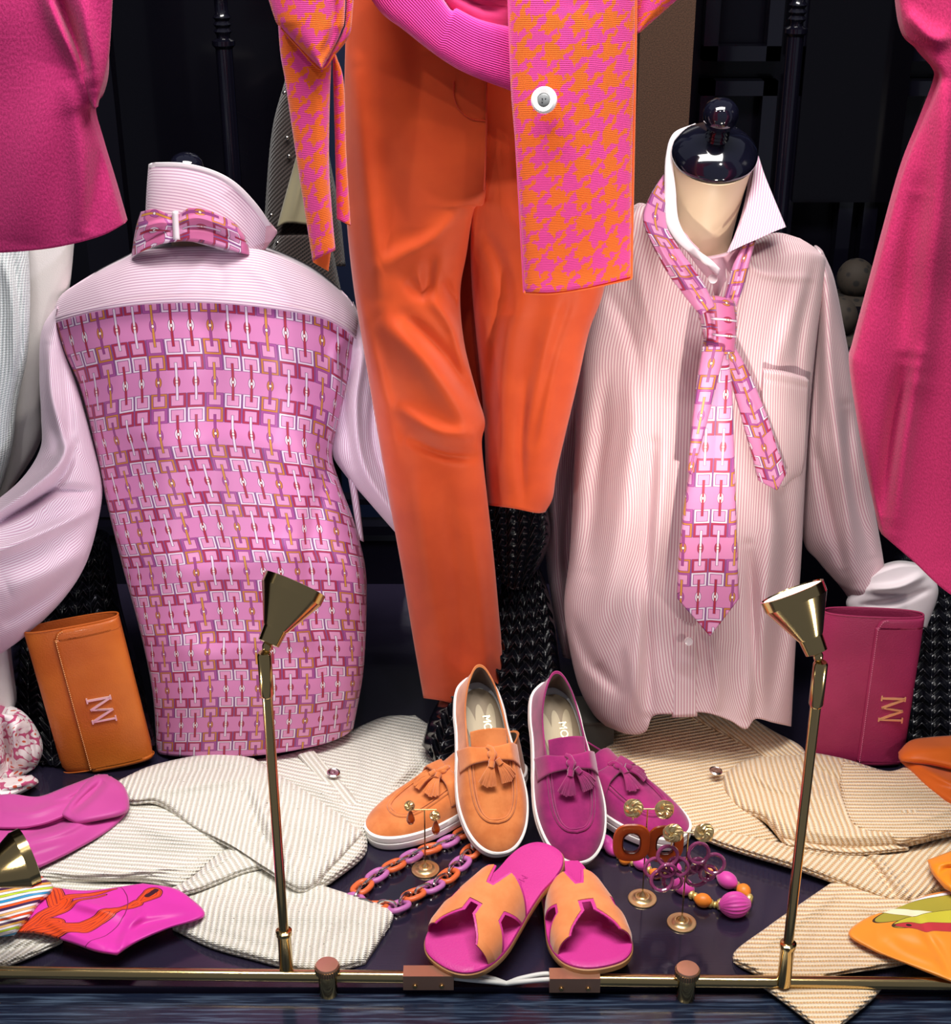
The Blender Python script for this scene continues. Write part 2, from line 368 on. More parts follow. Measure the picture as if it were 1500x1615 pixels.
class MB:
    def __init__(s): s.V = []; s.Fc = []; s.n = 0
    def add(s, V, faces):
        s.V += [tuple(map(float, q)) for q in V]; s.Fc += [tuple(int(i)+s.n for i in f) for f in faces]; s.n = len(s.V); return s
    def tube(s, pts, r, seg=8, closed=False, n=None):
        V, Q, E = tube_mesh(pts, r, seg, closed, n); s.add(V, list(map(tuple, Q))+([] if E is None else list(map(tuple, E)))); return s
    def box(s, c, d, rot=None):
        V = np.array([[x, y, z] for x in (-.5, .5) for y in (-.5, .5) for z in (-.5, .5)])*np.array(d)
        if rot is not None: V = V@np.array(rot).T
        return s.add(V+np.array(c), [(0, 1, 3, 2), (4, 6, 7, 5), (0, 4, 5, 1), (2, 3, 7, 6), (0, 2, 6, 4), (1, 5, 7, 3)])
    def lathe(s, prof, seg=32, c=(0, 0, 0), axis=None, capends=True):
        """prof: (r,z) list"""
        R = np.eye(3)
        if axis is not None: R = np.array(Vector((0, 0, 1)).rotation_difference(Vector(axis).normalized()).to_matrix())
        a = np.linspace(0, 2*math.pi, seg, endpoint=False); V = []
        for r, z in prof: V.append(np.stack([r*np.cos(a), r*np.sin(a), np.full(seg, z)], 1))
        V = np.vstack(V)@R.T+np.array(c); fs = []
        for i in range(len(prof)-1):
            for j in range(seg):
                k = (j+1) % seg; fs.append((i*seg+j, i*seg+k, (i+1)*seg+k, (i+1)*seg+j))
        if capends: fs.append(tuple(range(seg-1, -1, -1))); fs.append(tuple((len(prof)-1)*seg+j for j in range(seg)))
        return s.add(V, fs)
    def ell(s, c, r, seg=20, rings=12, rot=None):
        a = np.linspace(0, 2*math.pi, seg, endpoint=False); V = [(0, 0, -1)]
        for i in range(1, rings):
            p = math.pi*i/rings; V += [(math.sin(p)*math.cos(q), math.sin(p)*math.sin(q), -math.cos(p)) for q in a]
        V.append((0, 0, 1)); V = np.array(V)*np.array(r)
        if rot is not None: V = V@np.array(rot).T
        fs = [(0, 1+(j+1) % seg, 1+j) for j in range(seg)]
        for i in range(rings-2):
            fs += [(1+i*seg+j, 1+i*seg+(j+1) % seg, 1+(i+1)*seg+(j+1) % seg, 1+(i+1)*seg+j) for j in range(seg)]
        n = len(V)-1; fs += [(n, n-seg+j, n-seg+(j+1) % seg) for j in range(seg)]
        return s.add(V+np.array(c), fs)
    def build(s, name, mat, parent=None, smooth=True, world=True, sharp=40):
        me = bpy.data.meshes.new(name); me.from_pydata(s.V, [], s.Fc); me.update()
        bm = bmesh.new(); bm.from_mesh(me); bmesh.ops.recalc_face_normals(bm, faces=bm.faces); bm.to_mesh(me); bm.free()
        me.polygons.foreach_set('use_smooth', np.full(len(me.polygons), smooth))
        if smooth and sharp: me.set_sharp_from_angle(angle=math.radians(sharp))
        return link(name, me, mat, parent, world)
def text_mesh(txt, size, depth):
    c = bpy.data.curves.new('t', 'FONT'); c.body = txt; c.size = size; c.extrude = depth; c.align_x = 'CENTER'; c.align_y = 'CENTER'
    o = bpy.data.objects.new('t', c); COL.objects.link(o); dg = bpy.context.evaluated_depsgraph_get()
    me = bpy.data.meshes.new_from_object(o.evaluated_get(dg)); bpy.data.objects.remove(o); return me
def copy_tree(o, parent=None):
    c = o.copy(); COL.objects.link(c)
    if parent is not None: c.parent = parent
    for ch in list(o.children): copy_tree(ch, c)
    return c
# ---------------------------------------------------------------- the setting
def struct(name, mb, mat, smooth=False): o = mb.build(name, mat, smooth=smooth); o['kind'] = 'structure'; return o
mb = MB(); mb.box((0, 2.35, -.02), (3.6, 1.66, .04)); struct('floor', mb, M['floor'])
mb = MB(); mb.box((0, 1.478, -.022), (3.6, .075, .03)); struct('trim_1', mb, M['ledge'])
mb = MB(); mb.box((0, 1.40, -.034), (3.6, .075, .03)); mb.box((0, 1.355, -.05), (3.6, .02, .06)); struct('trim_2', mb, M['ledge'])
mb = MB(); mb.box((0, 3.2, 1.2), (3.6, .04, 2.44)); struct('wall_back', mb, M['back'])
mb = MB(); mb.box((-1.8, 2.35, 1.2), (.04, 1.7, 2.44)); struct('wall_left', mb, M['back'])
mb = MB(); mb.box((1.8, 2.35, 1.2), (.04, 1.7, 2.44)); struct('wall_right', mb, M['back'])
# brown pillar board and navy boards in front of the back wall
x0 = PV(1003, 200, 2.9).x; x1 = PV(1086, 200, 2.9).x
mb = MB(); mb.box(((x0+x1)/2, 2.93, 1.2), (x1-x0, .06, 2.4)); struct('trim_3', mb, M['pillar'])
for n, (a, b, Y) in enumerate([(528, 575, 2.88), (150, 215, 2.8), (575, 660, 2.88), (1440, 1500, 2.9)]):
    x0 = PV(a, 500, Y).x; x1 = PV(b, 500, Y).x
    mb = MB(); mb.box(((x0+x1)/2, Y+.02, 1.2), (x1-x0, .04, 2.4)); struct('trim_%d' % (4+n), mb, M['back'] if n == 1 else M['navy'])
# low dark skirting board with mouldings seen between the garments
mb = MB()
for z_, h_, d_ in ((.05, .1, .03), (.13, .02, .045), (.19, .012, .035)): mb.box((0, 2.72-d_/2, z_), (3.5, d_, h_))
struct('baseboard_back', mb, M['lacquer'])
# panelled dark cabinet doors on the right of the pillar
mb = MB()
xa = PV(1090, 300, 3.1).x; xb = PV(1500, 300, 3.1).x
for k in range(3):
    a = xa+(xb-xa)*k/3+.012; b = xa+(xb-xa)*(k+1)/3-.012
    for z0, z1 in ((.35, .95), (.99, 1.6)):
        mb.box((a+.015, 3.15, (z0+z1)/2), (.03, .04, z1-z0)); mb.box((b-.015, 3.15, (z0+z1)/2), (.03, .04, z1-z0))
        mb.box(((a+b)/2, 3.15, z0+.015), (b-a, .04, .03)); mb.box(((a+b)/2, 3.15, z1-.015), (b-a, .04, .03))
struct('trim_8', mb, M['lacquer'])
mb = MB()
xa = PV(1255, 300, 3.0).x
mb.box((xa+.13, 3.12, .95), (.22, .01, .5)); struct('window_1', mb, M['glass_dark'])

# turned lacquer posts
def turned_post(u, vt, label, Y=2.75):
    t = thing('turned_post', label, 'post', (PV(u, 200, Y).x, Y, 0))
    z1 = PV(u, vt, Y).z
    k = .55; zb = z1-.11
    MB().lathe([(.030, 0), (.030, .05), (.016, .07), (.0155, zb)], 28).build('shaft', M['lacquer'], t, world=False)
    pr = [(.0155, zb), (.021, zb+.006), (.021, zb+.014), (.012, zb+.018), (.012, zb+.024), (.017, zb+.030), (.012, zb+.036), (.017, zb+.042), (.012, zb+.048),
          (.017, zb+.054), (.012, zb+.060), (.012, zb+.085), (.020, zb+.10), (.022, zb+.12), (.014, zb+.14), (.013, zb+.17), (.020, zb+.19), (.020, zb+.40)]
    MB().lathe(pr, 32).build('turned_capital', M['lacquer'], t, world=False)
turned_post(362, -25, 'black lacquered turned post with ringed neck behind the printed-back shirt')
turned_post(1242, -45, 'black lacquered turned post with ringed neck behind the front-facing shirt')

# ---------------------------------------------------------------- background jacket, hats
M['tweed'] = knit('brown_tweed', '#3e3330', '#241d1c', .006, 0, .9, False, .6)
M['beige_lining'] = cloth('beige_lining', '#8d8468', '#7a7158')
jk = thing('tweed_jacket', 'dark brown studded tweed jacket showing its beige lining, hanging behind the houndstooth jacket', 'jacket', (-.36, 2.6, .8))
hang('jacket_body', M['tweed'], jk, [(450, 125), (430, 200), (420, 300), (414, 420)], [(500, 118), (520, 250), (535, 330), (545, 420)], Y=2.6, T=.04, nu=30, nv=50)
hang('lining', M['beige_lining'], jk, [(476, 215), (455, 290), (436, 360)], [(500, 215), (505, 300), (508, 358)], bot=[(455, 352)], Y=2.55, T=.012, nu=24, nv=30, folds=[([(490, 220), (460, 350)], 6, .008)])
hang('lower_front', M['tweed'], jk, [(436, 372), (420, 420), (415, 470)], [(520, 372), (530, 420), (540, 470)], Y=2.57, T=.03, nu=24, nv=24)
for (a, b) in ((449, 146), (453, 217), (456, 246), (428, 339), (438, 383), (450, 420)):
    p = PV(a, b, 2.555); MB().ell(p, (.004, .004, .004), 10, 6).build('stud', M['silver'], jk)
M['leopard'] = Mat('speckled_brown_fabric', '#3b2f28', .8); mm = M['leopard']
n = mm.voro(55); mm.color(mm.mix(mm.ss(n, .25, .45), '#120e0d', '#2c241d')); M['leopard'] = mm.mat
hz = PV(1322, 500, 2.6).z
mb = MB(); mb.box((PV(1340, 480, 2.75).x, 2.77, (hz-.04)/2), (.4, .5, hz-.04)); mb.build('riser_box', M['back'], thing('display_riser', 'black display riser carrying the two speckled hats behind the right-hand shirt', 'riser', (PV(1340, 480, 2.75).x, 2.77, 0)), smooth=False)
for i, (u, v, Y_, r, lab) in enumerate([(1350, 437, 2.86, .042, 'small round speckled brown hat, upper one beside the magenta top'), (1322, 500, 2.6, .04, 'second speckled brown hat, the lower one behind the shirt shoulder')]):
    h = thing('speckled_hat', lab, 'hat', (PV(u, v, Y_).x, Y_, hz))
    MB().ell((0, 0, 0), (r*.9, r*.9, r*.95), 24, 14).build('crown', M['leopard'], h, world=False)
    MB().lathe([(r*.9, -r*.75), (r*1.5, -r*.95), (r*1.5, -r*1.02), (r*.8, -r*.9)], 28).build('brim', M['leopard'], h, world=False)

# ---------------------------------------------------------------- black woven braided forms
m = Mat('black_braid_gloss', '#0a0a12', .22, coat=.6); M['braid'] = m.mat
def braided(name, parent, left, right, top, bot, Y, T, cols, rows, nu, nv, tilt=0, amp=.006, **k):
    def offs(U, V, s, t):
        a = (s*.5+.5)*cols; b = t*rows+tilt*a
        f = a % 1.0; w_ = np.abs(np.sin(np.pi*f))**.6
        side = np.where(f < .5, 1, -1)
        chev = np.sin(2*np.pi*(b+side*(f-.5)*1.2)); 
        e = np.clip((1-np.abs(s))*8, 0, 1)
        return (w_*(amp+amp*.9*chev))*e
    return hang(name, M['braid'], parent, left, right, top, bot, Y=Y, T=T, nu=nu, nv=nv, offs=offs, **k)
wf = thing('woven_display_form', 'glossy black braided display form with a knotted top behind the orange trousers', 'display form', tuple(FV(800, 1195, 0)))
braided('braided_body', wf, [(795, 900), (770, 960), (720, 1060), (680, 1130), (665, 1175)], [(850, 890), (872, 960), (885, 1060), (905, 1130), (915, 1195)],
        [(820, 895)], [(700, 1210), (790, 1230), (870, 1215)], (2.2, 2.03), .05, 7, 15, 240, 360, amp=.0085)
braided('braided_knot', wf, [(745, 790), (750, 850), (775, 905)], [(862, 790), (868, 850), (840, 918)], [(810, 770)], [(810, 930)], 2.17, .07, 7, 9, 200, 220, tilt=1.1, amp=.007)
wl = thing('woven_display_form', 'glossy black braided display form in shadow behind the orange clutch bag', 'display form', tuple(FV(120, 1195, 0)))
braided('braided_body', wl, [(60, 860), (30, 960), (15, 1080), (20, 1190)], [(170, 850), (190, 960), (225, 1080), (245, 1175)], [], [(120, 1215)], (2.3, 2.08), .05, 7, 15, 220, 320, amp=.0085)
wr = thing('woven_display_form', 'glossy black braided display form behind the magenta clutch bag at right', 'display form', tuple(FV(1440, 1170, 0)))
braided('braided_body', wr, [(1410, 880), (1395, 1000), (1385, 1100), (1380, 1185)], [(1540, 880), (1570, 1000), (1590, 1185)], [], [(1480, 1200)], (2.42, 2.12), .05, 7, 15, 220, 320, amp=.0085)
# grey plinth block
pb = FV(925, 1192, 0)
pl = thing('plinth_block', 'small dark grey plinth block behind the magenta suede loafers', 'plinth', tuple(FV(935, 1200, 0)))
M['grey'] = Mat('plinth_grey', '#4b4742', .6).mat
mb = MB(); c = FV(945, 1200, 0); mb.box((c.x-.01, c.y+.06, .03), (.07, .08, .06)); mb.build('block', M['grey'], pl, smooth=False)
mb = MB(); mb.box((c.x-.01, c.y+.06, .062), (.073, .083, .004)); mb.build('top_edge', M['grey'], pl, smooth=False)

# ---------------------------------------------------------------- left white knit garment, behind the shirt sleeve
M['white_knit'] = knit('white_rib_knit', '#dfe4e2', '#b4bdbd', .006, 0, 0, False, .6)
M['white_plain'] = cloth('white_plain_knit', '#d9d3cf', '#cfc9c4', weave=500, bump=.5)
g = thing('white_knit_garment', 'white ribbed knit garment hanging at the left edge under the magenta top', 'garment', tuple(PV(20, 700, 2.2)))
hang('plain_side', M['white_plain'], g, [(20, 370), (25, 500), (10, 700), (-40, 860)], [(118, 370), (106, 470), (78, 540), (66, 620), (62, 700), (5, 790)], Y=2.2, T=.03, nu=40, nv=80, smooth=(True, True, True, True))
hang('ribbed_front', M['white_knit'], g, [(-60, 370), (-60, 600), (-60, 900)], [(42, 370), (46, 470), (42, 560), (25, 640), (15, 720), (-20, 830)], Y=2.15, T=.035, nu=50, nv=90,
     folds=[([(0, 400), (20, 470), (25, 600)], 10, .012), ([(22, 400), (32, 550), (10, 700)], 5, -.01)])
g2 = thing('knit_sleeve', 'pale fuzzy knit sleeve end hanging at the left edge above the spotted scarf', 'sleeve', tuple(PV(0, 1130, 2.05)))
hang('sleeve', M['white_plain'], g2, [(-60, 1010), (-60, 1140)], [(12, 1012), (18, 1060), (24, 1105), (22, 1120)], bot=[(0, 1132)], Y=2.08, T=.04, nu=30, nv=40)
# ---------------------------------------------------------------- hanging magenta garments left and right
def brushed(name, col, dark):
    m = Mat(name, col, .85, sheen=.12, spec=.12); u, v = m.uv()
    n = m.noise(420, m.vec(u, v*.6), detail=3); m.color(m.mix(m.ss(n, .3, .7), dark, col)); m.bump(n+m.noise(60, m.vec(u, v))*.3, .5, .0012); return m.mat
M['magenta'] = brushed('magenta_brushed_wool', '#b92d6b', '#9d2259')
M['magenta2'] = brushed('magenta_brushed_wool_right', '#bd2c62', '#a52453')
g = thing('magenta_top', 'magenta brushed wool top hanging in the upper left corner', 'top', tuple(PV(60, 300, 1.85)))
hang('body', M['magenta'], g, [(-60, -180), (-60, 200), (-60, 402)], [(160, -180), (165, 30), (168, 110), (160, 150), (147, 174), (160, 225), (180, 290), (198, 352)],
     bot=[(40, 396), (100, 388), (160, 372)], Y=1.88, T=.05, q=3, nu=120, nv=150, smooth=(True, True, True, True), wob=(.003, 1.0),
     folds=[([(70, -30), (95, 40), (130, 110), (150, 180)], 14, .022), ([(85, -30), (118, 50), (145, 130)], 12, -.03), ([(110, 120), (125, 200), (130, 300), (128, 380)], 18, .012),
            ([(100, 100), (60, 250), (40, 390)], 40, .012), ([(160, 230), (150, 300), (140, 370)], 14, -.01)])
hang('sleeve_fold', M['magenta'], g, [(60, -180), (75, 20), (105, 90), (148, 172)], [(185, -180), (175, 40), (168, 110), (152, 170)], Y=1.83, T=.012, q=2.2, nu=50, nv=90,
     folds=[([(90, -20), (110, 40), (135, 110)], 10, -.02), ([(125, -20), (140, 60), (150, 140)], 12, .012)])
g = thing('magenta_top', 'tall magenta brushed wool top with pointed side, hanging at the right edge', 'top', tuple(PV(1460, 600, 1.85)))
hang('body', M['magenta2'], g, [(1405, -180), (1420, 30), (1450, 80), (1476, 110), (1478, 130), (1455, 190), (1425, 265), (1395, 370), (1368, 470), (1348, 545), (1342, 575), (1352, 650), (1368, 740), (1390, 842)],
     [(1600, -180), (1600, 300), (1600, 700), (1600, 990)], bot=[(1440, 885), (1500, 938)], Y=(1.85, 1.8), T=.04, q=3.5, nu=110, nv=210, smooth=(True, True, True, True), wob=(.003, 1.0),
     folds=[([(1478, 60), (1490, 200), (1470, 420), (1450, 600)], 22, .02), ([(1450, 300), (1432, 420), (1425, 560)], 20, -.012), ([(1430, 570), (1408, 700), (1392, 820)], 16, -.02, 'r'),
            ([(1450, 560), (1425, 700), (1410, 840)], 14, .016), ([(1500, 150), (1510, 500), (1500, 900)], 30, .01), ([(1430, 20), (1470, 60), (1500, 60)], 12, .012)])

# ---------------------------------------------------------------- shirts
PINK, STR = '#f1e3ea', '#dba3bc'
M['stripe_h'] = striped('stripe_across', '#e2cdd8', '#bf97ae', .0043, 1, .42)
M['stripe_v'] = striped('stripe_down', '#e4cfcf', '#c8929f', .0047, 0, .40)
M['stripe_d'] = striped('stripe_slanted', '#e6d6e0', '#c79cb4', .0042, 0, .42, .35)
M['stripe_d2'] = striped('stripe_sleeve', '#e2cacc', '#c894a4', .0047, 0, .42, -.12)
M['stripe_c'] = striped('stripe_collar', '#e2d2dc', '#c08fac', .0042, 0, .42, .12)
M['plain_pink'] = cloth('plain_pink_lining', '#c599a6', rough=.6)
M['collar_white'] = cloth('collar_white', '#e6dade', rough=.6)
M['chain'] = chain_print('chain_link_print', off=(.5, .10))
M['chain_tie'] = chain_print('chain_link_print_tie', p=.026, q=.078, off=(.5, .2), tint='#cd7ca8')
M['chain_band'] = chain_print('chain_link_print_band', p=.026, q=.078, axis=1, off=(.3, .3), tint='#cc6a98')
M['button'] = Mat('pearl_button', '#ecdcdd', .25, coat=.5).mat
M['body_cream'] = Mat('dress_form_cream', '#cfb798', .45).mat

# dress form behind the printed-back shirt
SY = 2.16
def finial(parent, tilt, c, k=1.0):
    d = Vector((0, -math.sin(tilt), math.cos(tilt)))
    MB().lathe([(r*k, z) for r, z in [(.004, -.012), (.050, -.010), (.0565, -.006), (.0575, 0), (.055, .006), (.046, .015), (.032, .022), (.018, .026), (.012, .028)]], 48, c, d).build('neck_cap', M['cap'], parent)
    c2 = Vector(c)+d*.024
    MB().lathe([(.014, 0), (.017, .003), (.0135, .006), (.017, .009), (.0135, .012), (.0165, .015), (.0135, .018), (.0155, .021), (.0205, .027), (.0245, .036), (.0255, .045), (.0235, .054), (.0175, .061), (.009, .065), (.001, .066)], 40, c2, d).build('knob', M['cap'], parent)
df = thing('dress_form', 'dress form wearing the printed-back shirt, only its black knob showing above the collar', 'dress form', tuple(FV(330, 1185, 0)))
cl = PV(303, 330, SY+.02)
finial(df, math.radians(15), tuple(cl))
mb = MB(); mb.lathe([(.12, 0), (.13, .1), (.12, .35), (.10, .5), (.14, .68), (.13, .76), (.07, .80), (.052, .83), (.052, cl.z-.006)], 40, (cl.x+.015, SY+.03, 0)); 
for i, q in enumerate(mb.V):
    mb.V[i] = (q[0], SY+.03+(q[1]-SY-.03)*.22, q[2]) if q[2] < .82 else q
mb.build('torso', M['body_cream'], df)

sh = thing('printed_back_shirt', 'pale pink striped shirt seen from behind, its back panel printed with chain links', 'shirt', tuple(FV(340, 1192, 0)))
YB = lambda U, V, s, t: SY-.02*(1-t)-.06*t
hang('back_panel', M['chain'], sh, [(83, 507), (100, 555), (125, 610), (148, 700), (170, 800), (195, 900), (222, 1000), (240, 1090), (247, 1178)],
     [(562, 532), (552, 590), (538, 650), (524, 716), (538, 770), (560, 830), (576, 895), (578, 960), (573, 1060), (557, 1150)],
     [(120, 496), (180, 483), (250, 476), (330, 475), (420, 483), (500, 497), (540, 515)], [(256, 1190), (330, 1195), (420, 1190), (500, 1176), (540, 1162)],
     Y=YB, T=.075, Tb=.05, q=2.3, nu=150, nv=190, uvk=(.08, .20), wob=(.004, 1.2), seed=5,
     folds=[([(330, 480), (335, 700), (330, 1000)], 26, -.006, 'rx'), ([(270, 520), (260, 760), (300, 1100)], 40, .010), ([(430, 520), (450, 760), (420, 1100)], 40, .010),
            ([(150, 640), (260, 700), (380, 690), (500, 740)], 24, .006), ([(200, 860), (320, 900), (450, 870), (560, 900)], 26, .008), ([(230, 1000), (340, 1030), (460, 1000), (560, 1030)], 24, .008),
            ([(520, 720), (490, 860), (500, 1000), (540, 1120)], 16, -.012), ([(540, 640), (530, 560), (545, 530)], 10, .008)])
hang('side_panel', M['stripe_d'], sh, [(535, 690), (550, 760), (564, 850)], [(545, 700), (563, 770), (574, 855)], Y=SY-.02, T=.012, nu=14, nv=30)
yk = hang('yoke', M['stripe_h'], sh, [(122, 452), (100, 462), (88, 480), (82, 508)], [(540, 462), (556, 480), (566, 505), (563, 534)],
     [(150, 432), (190, 412), (225, 397), (300, 390), (390, 392), (430, 402), (490, 428)], [(120, 497), (180, 484), (250, 477), (330, 476), (420, 484), (500, 498), (540, 516)],
     Y=lambda U, V, s, t: SY+.03-.055*t, T=.075, Tb=.03, q=2.6, nu=130, nv=60, folds=[([(330, 400), (300, 440), (250, 475)], 10, .004), ([(370, 400), (420, 440), (470, 480)], 12, .005), ([(345, 400), (350, 440), (345, 476)], 8, -.003)])
hang('yoke_seam', M['stripe_h'], sh, [(81, 502), (82, 511)], [(564, 528), (563, 537)], [(120, 491), (180, 479), (250, 471), (330, 470), (420, 478), (500, 492), (540, 510)],
     [(120, 499), (180, 486), (250, 479), (330, 478), (420, 486), (500, 500), (540, 518)], Y=lambda U, V, s, t: SY-.027, T=.076, Tb=.0, q=2.3, nu=100, nv=6)
hang('collar', M['stripe_h'], sh, [(234, 262), (231, 300), (229, 345)], [(434, 370), (420, 392), (404, 410)], [(246, 258), (290, 259), (335, 270), (372, 290), (405, 325)],
     [(260, 360), (320, 372), (370, 390)], Y=lambda U, V, s, t: SY+.005-.02*t, T=.055, Tb=-.045, q=2, nu=80, nv=50, smooth=(True, False, True, True), folds=[([(360, 300), (385, 350), (392, 400)], 16, -.006)])
hang('collar_edge', M['collar_white'], sh, [(234, 259), (234, 264)], [(437, 368), (431, 373)], [(246, 256), (290, 257), (335, 268), (372, 288), (406, 323)], [(246, 262), (290, 263), (335, 274), (370, 294), (400, 327)],
     Y=lambda U, V, s, t: SY+.003, T=.056, Tb=-.05, q=2, nu=60, nv=5)
hang('collar_underside', M['plain_pink'], sh, [(392, 312), (398, 345), (388, 396)], [(432, 362), (436, 369), (408, 407)], Y=lambda U, V, s, t: SY-.038+.02*(s*.5+.5), T=.002, Tb=.004, nu=20, nv=30)
sl = hang('left_sleeve', M['stripe_d'], sh, [(92, 478), (66, 520), (62, 590), (65, 660), (64, 705), (40, 748), (0, 785), (-70, 830)],
     [(84, 508), (104, 560), (124, 615), (147, 700), (160, 765), (155, 820), (135, 890), (100, 945), (50, 995), (0, 1032), (-70, 1075)], Y=(2.17, 2.02), T=.055, Tb=.04, q=2, nu=110, nv=200, wob=(.004, 1.6), seed=3,
     folds=[([(150, 800), (90, 830), (20, 860), (-40, 880)], 9, .022), ([(150, 775), (90, 775), (40, 800), (-30, 840)], 8, -.02), ([(110, 690), (95, 730), (50, 770), (-20, 820)], 9, .024),
            ([(120, 700), (100, 750), (60, 790), (0, 825)], 7, -.018), ([(75, 540), (80, 620), (100, 690), (108, 720)], 9, .014), ([(95, 560), (110, 650), (105, 720)], 8, -.010), ([(150, 860), (80, 900), (10, 930)], 20, .018), ([(130, 890), (60, 950), (0, 985)], 12, -.012)])
hang('right_sleeve', M['stripe_d'], sh, [(545, 540), (535, 600), (524, 680), (524, 716), (545, 750), (580, 790), (622, 838), (670, 890)],
     [(556, 478), (575, 520), (600, 580), (620, 660), (650, 760), (700, 870)], Y=(2.17, 2.12), T=.045, Tb=.04, q=2, nu=50, nv=110, folds=[([(575, 540), (560, 640), (575, 740), (640, 840)], 9, .018), ([(560, 560), (545, 640), (555, 730)], 8, -.012), ([(590, 600), (590, 700), (620, 780)], 7, -.012)])
nb = thing('neck_bow_band', 'chain-link printed band gathered by a white loop round the back of the printed-back shirt collar', 'scarf', tuple(PV(300, 370, SY-.07)))
hang('band', M['chain_band'], nb, [(222, 334), (214, 360), (207, 404)], [(372, 352), (388, 378), (394, 402)], [(245, 330), (275, 340), (300, 328), (335, 334)], [(235, 390), (262, 380), (300, 376), (345, 385)],
     Y=lambda U, V, s, t: SY-.05, T=.034, Tb=-.02, q=2, nu=90, nv=60, folds=[([(276, 330), (277, 380)], 9, -.010, 'rx'), ([(280, 350), (320, 345), (380, 372)], 4, .007), ([(225, 360), (250, 352), (274, 352)], 4, .007), ([(225, 385), (250, 370), (274, 360)], 3, -.005), ([(282, 360), (330, 362), (380, 385)], 3, -.005)])
hang('loop', M['collar_white'], nb, [(271, 334), (273, 378)], [(281, 334), (284, 378)], Y=SY-.078, T=.006, nu=8, nv=14, Tb=.004)

# ---------------------------------------------------------------- right dress form and its shirt
SR = 2.15
dr = thing('dress_form', 'cream dress form with glossy black domed neck cap, wearing the front-facing shirt', 'dress form', tuple(FV(1080, 1150, 0)))
cr = PV(1127, 240, SR)
finial(dr, math.radians(29), tuple(cr), 1.1)
nk = MB()
prof = [(0.061, 0.0), (.058, -.02), (.056, -.05), (.054, -.08), (.053, -.11), (.057, -.14), (.07, -.17), (.10, -.20), (.13, -.24), (.14, -.30), (.14, -.36), (.12, -.48), (.11, -.52), (.12, -.7), (.11, -.74)]
nk.lathe(prof, 48, (0, 0, 0))
for i, q in enumerate(nk.V):
    k = min(1, max(0, (-q[2]-.12)/.08)); nk.V[i] = (cr.x+q[0]*(1-.25*k)-.03*min(1, -q[2]/.2), cr.y+.006+q[1]*(1-.68*k)+(-.37*q[1]/.0565*0 if 1 else 0), cr.z-.006+q[2]+(-(-q[1])*0))
# lean the top ring with the cap
d_ = math.tan(math.radians(29))
for i, q in enumerate(nk.V):
    if q[2] > cr.z-.05: nk.V[i] = (q[0], q[1], q[2]+(q[1]-cr.y)*d_*max(0, 1-(cr.z-.006-q[2])/.05))
nk.build('neck_and_torso', M['body_cream'], dr)

sf = thing('front_facing_shirt', 'pale pink pinstriped shirt facing forward with popped collar and chest pocket', 'shirt', tuple(FV(1080, 1150, 0)))
SYF = lambda U, V, s, t: SR+.02-.10*t
hang('body', M['stripe_v'], sf, [(985, 348), (945, 400), (925, 480), (912, 560), (908, 660), (904, 780), (898, 880), (890, 950), (896, 1010), (912, 1080), (935, 1125), (955, 1145)],
     [(1262, 376), (1290, 395), (1303, 420), (1290, 520), (1278, 640), (1270, 760), (1264, 880), (1256, 1000), (1248, 1146)],
     [(1010, 322), (1040, 335), (1075, 370), (1110, 405), (1150, 405), (1190, 385), (1225, 370)], [(990, 1158), (1018, 1154), (1030, 1130), (1060, 1126), (1110, 1124), (1150, 1136), (1176, 1150), (1192, 1134), (1220, 1140)],
     Y=SYF, T=.085, Tb=.05, q=2.1, tr=.03, nu=160, nv=210, wob=(.004, 1.3), seed=8,
     folds=[([(1010, 560), (990, 760), (960, 950), (930, 1060)], 24, .022), ([(1050, 620), (1040, 800), (1010, 1000), (985, 1150)], 16, .016), ([(1030, 700), (1020, 900), (1025, 1130)], 10, -.018),
            ([(955, 600), (940, 760), (925, 900)], 14, -.012), ([(1210, 700), (1215, 850), (1200, 1000), (1178, 1145)], 16, .020), ([(1240, 780), (1235, 950), (1215, 1130)], 12, -.012), ([(1180, 860), (1190, 1000), (1192, 1140)], 9, -.018),
            ([(1270, 440), (1230, 560), (1200, 640)], 16, .010), ([(1285, 420), (1262, 520), (1255, 600)], 9, -.008), ([(1000, 400), (1020, 480), (1050, 560)], 14, .010), ([(960, 460), (1000, 540), (1010, 640)], 12, -.008),
            ([(1115, 1000), (1130, 1060), (1130, 1125)], 9, .010), ([(1170, 400), (1200, 430), (1280, 440)], 6, .004), ([(905, 980), (930, 1040), (975, 1090)], 10, -.008)])
fold_front = lambda U, V, s, t: 0
hang('placket', M['stripe_v'], sf, [(1112, 420), (1108, 520), (1094, 640), (1078, 760), (1066, 900), (1062, 1000), (1060, 1132)], [(1136, 420), (1138, 520), (1128, 640), (1114, 760), (1104, 900), (1100, 1000), (1100, 1130)],
     Y=lambda U, V, s, t: SYF(U, V, s, t)-.083, T=.005, Tb=.012, q=6, nu=16, nv=120, folds=[([(1066, 1040), (1098, 1050)], 6, .002), ([(1066, 1060), (1098, 1075)], 5, -.002)])
for (a, b) in ((1086, 1011), (1124, 440)):
    p = PV(a, b, SR-.165 if b > 900 else SR-.095); MB().lathe([(.001, .0032), (.004, .0032), (.0065, .004), (.007, .002), (.0068, 0)], 24, p, (0, -1, .25)).build('button', M['button'], sf)
hang('pocket', M['stripe_v'], sf, [(1204, 585), (1202, 640), (1205, 740), (1224, 764)], [(1276, 600), (1272, 680), (1266, 742), (1248, 760)], [(1240, 590)], [(1236, 768)], Y=lambda U, V, s, t: 2.050+.046*(s*.5+.5)**1.6, T=.003, Tb=.012, q=12, nu=40, nv=50, folds=[([(1206, 597), (1278, 612)], 3, -.002, 'rx')])
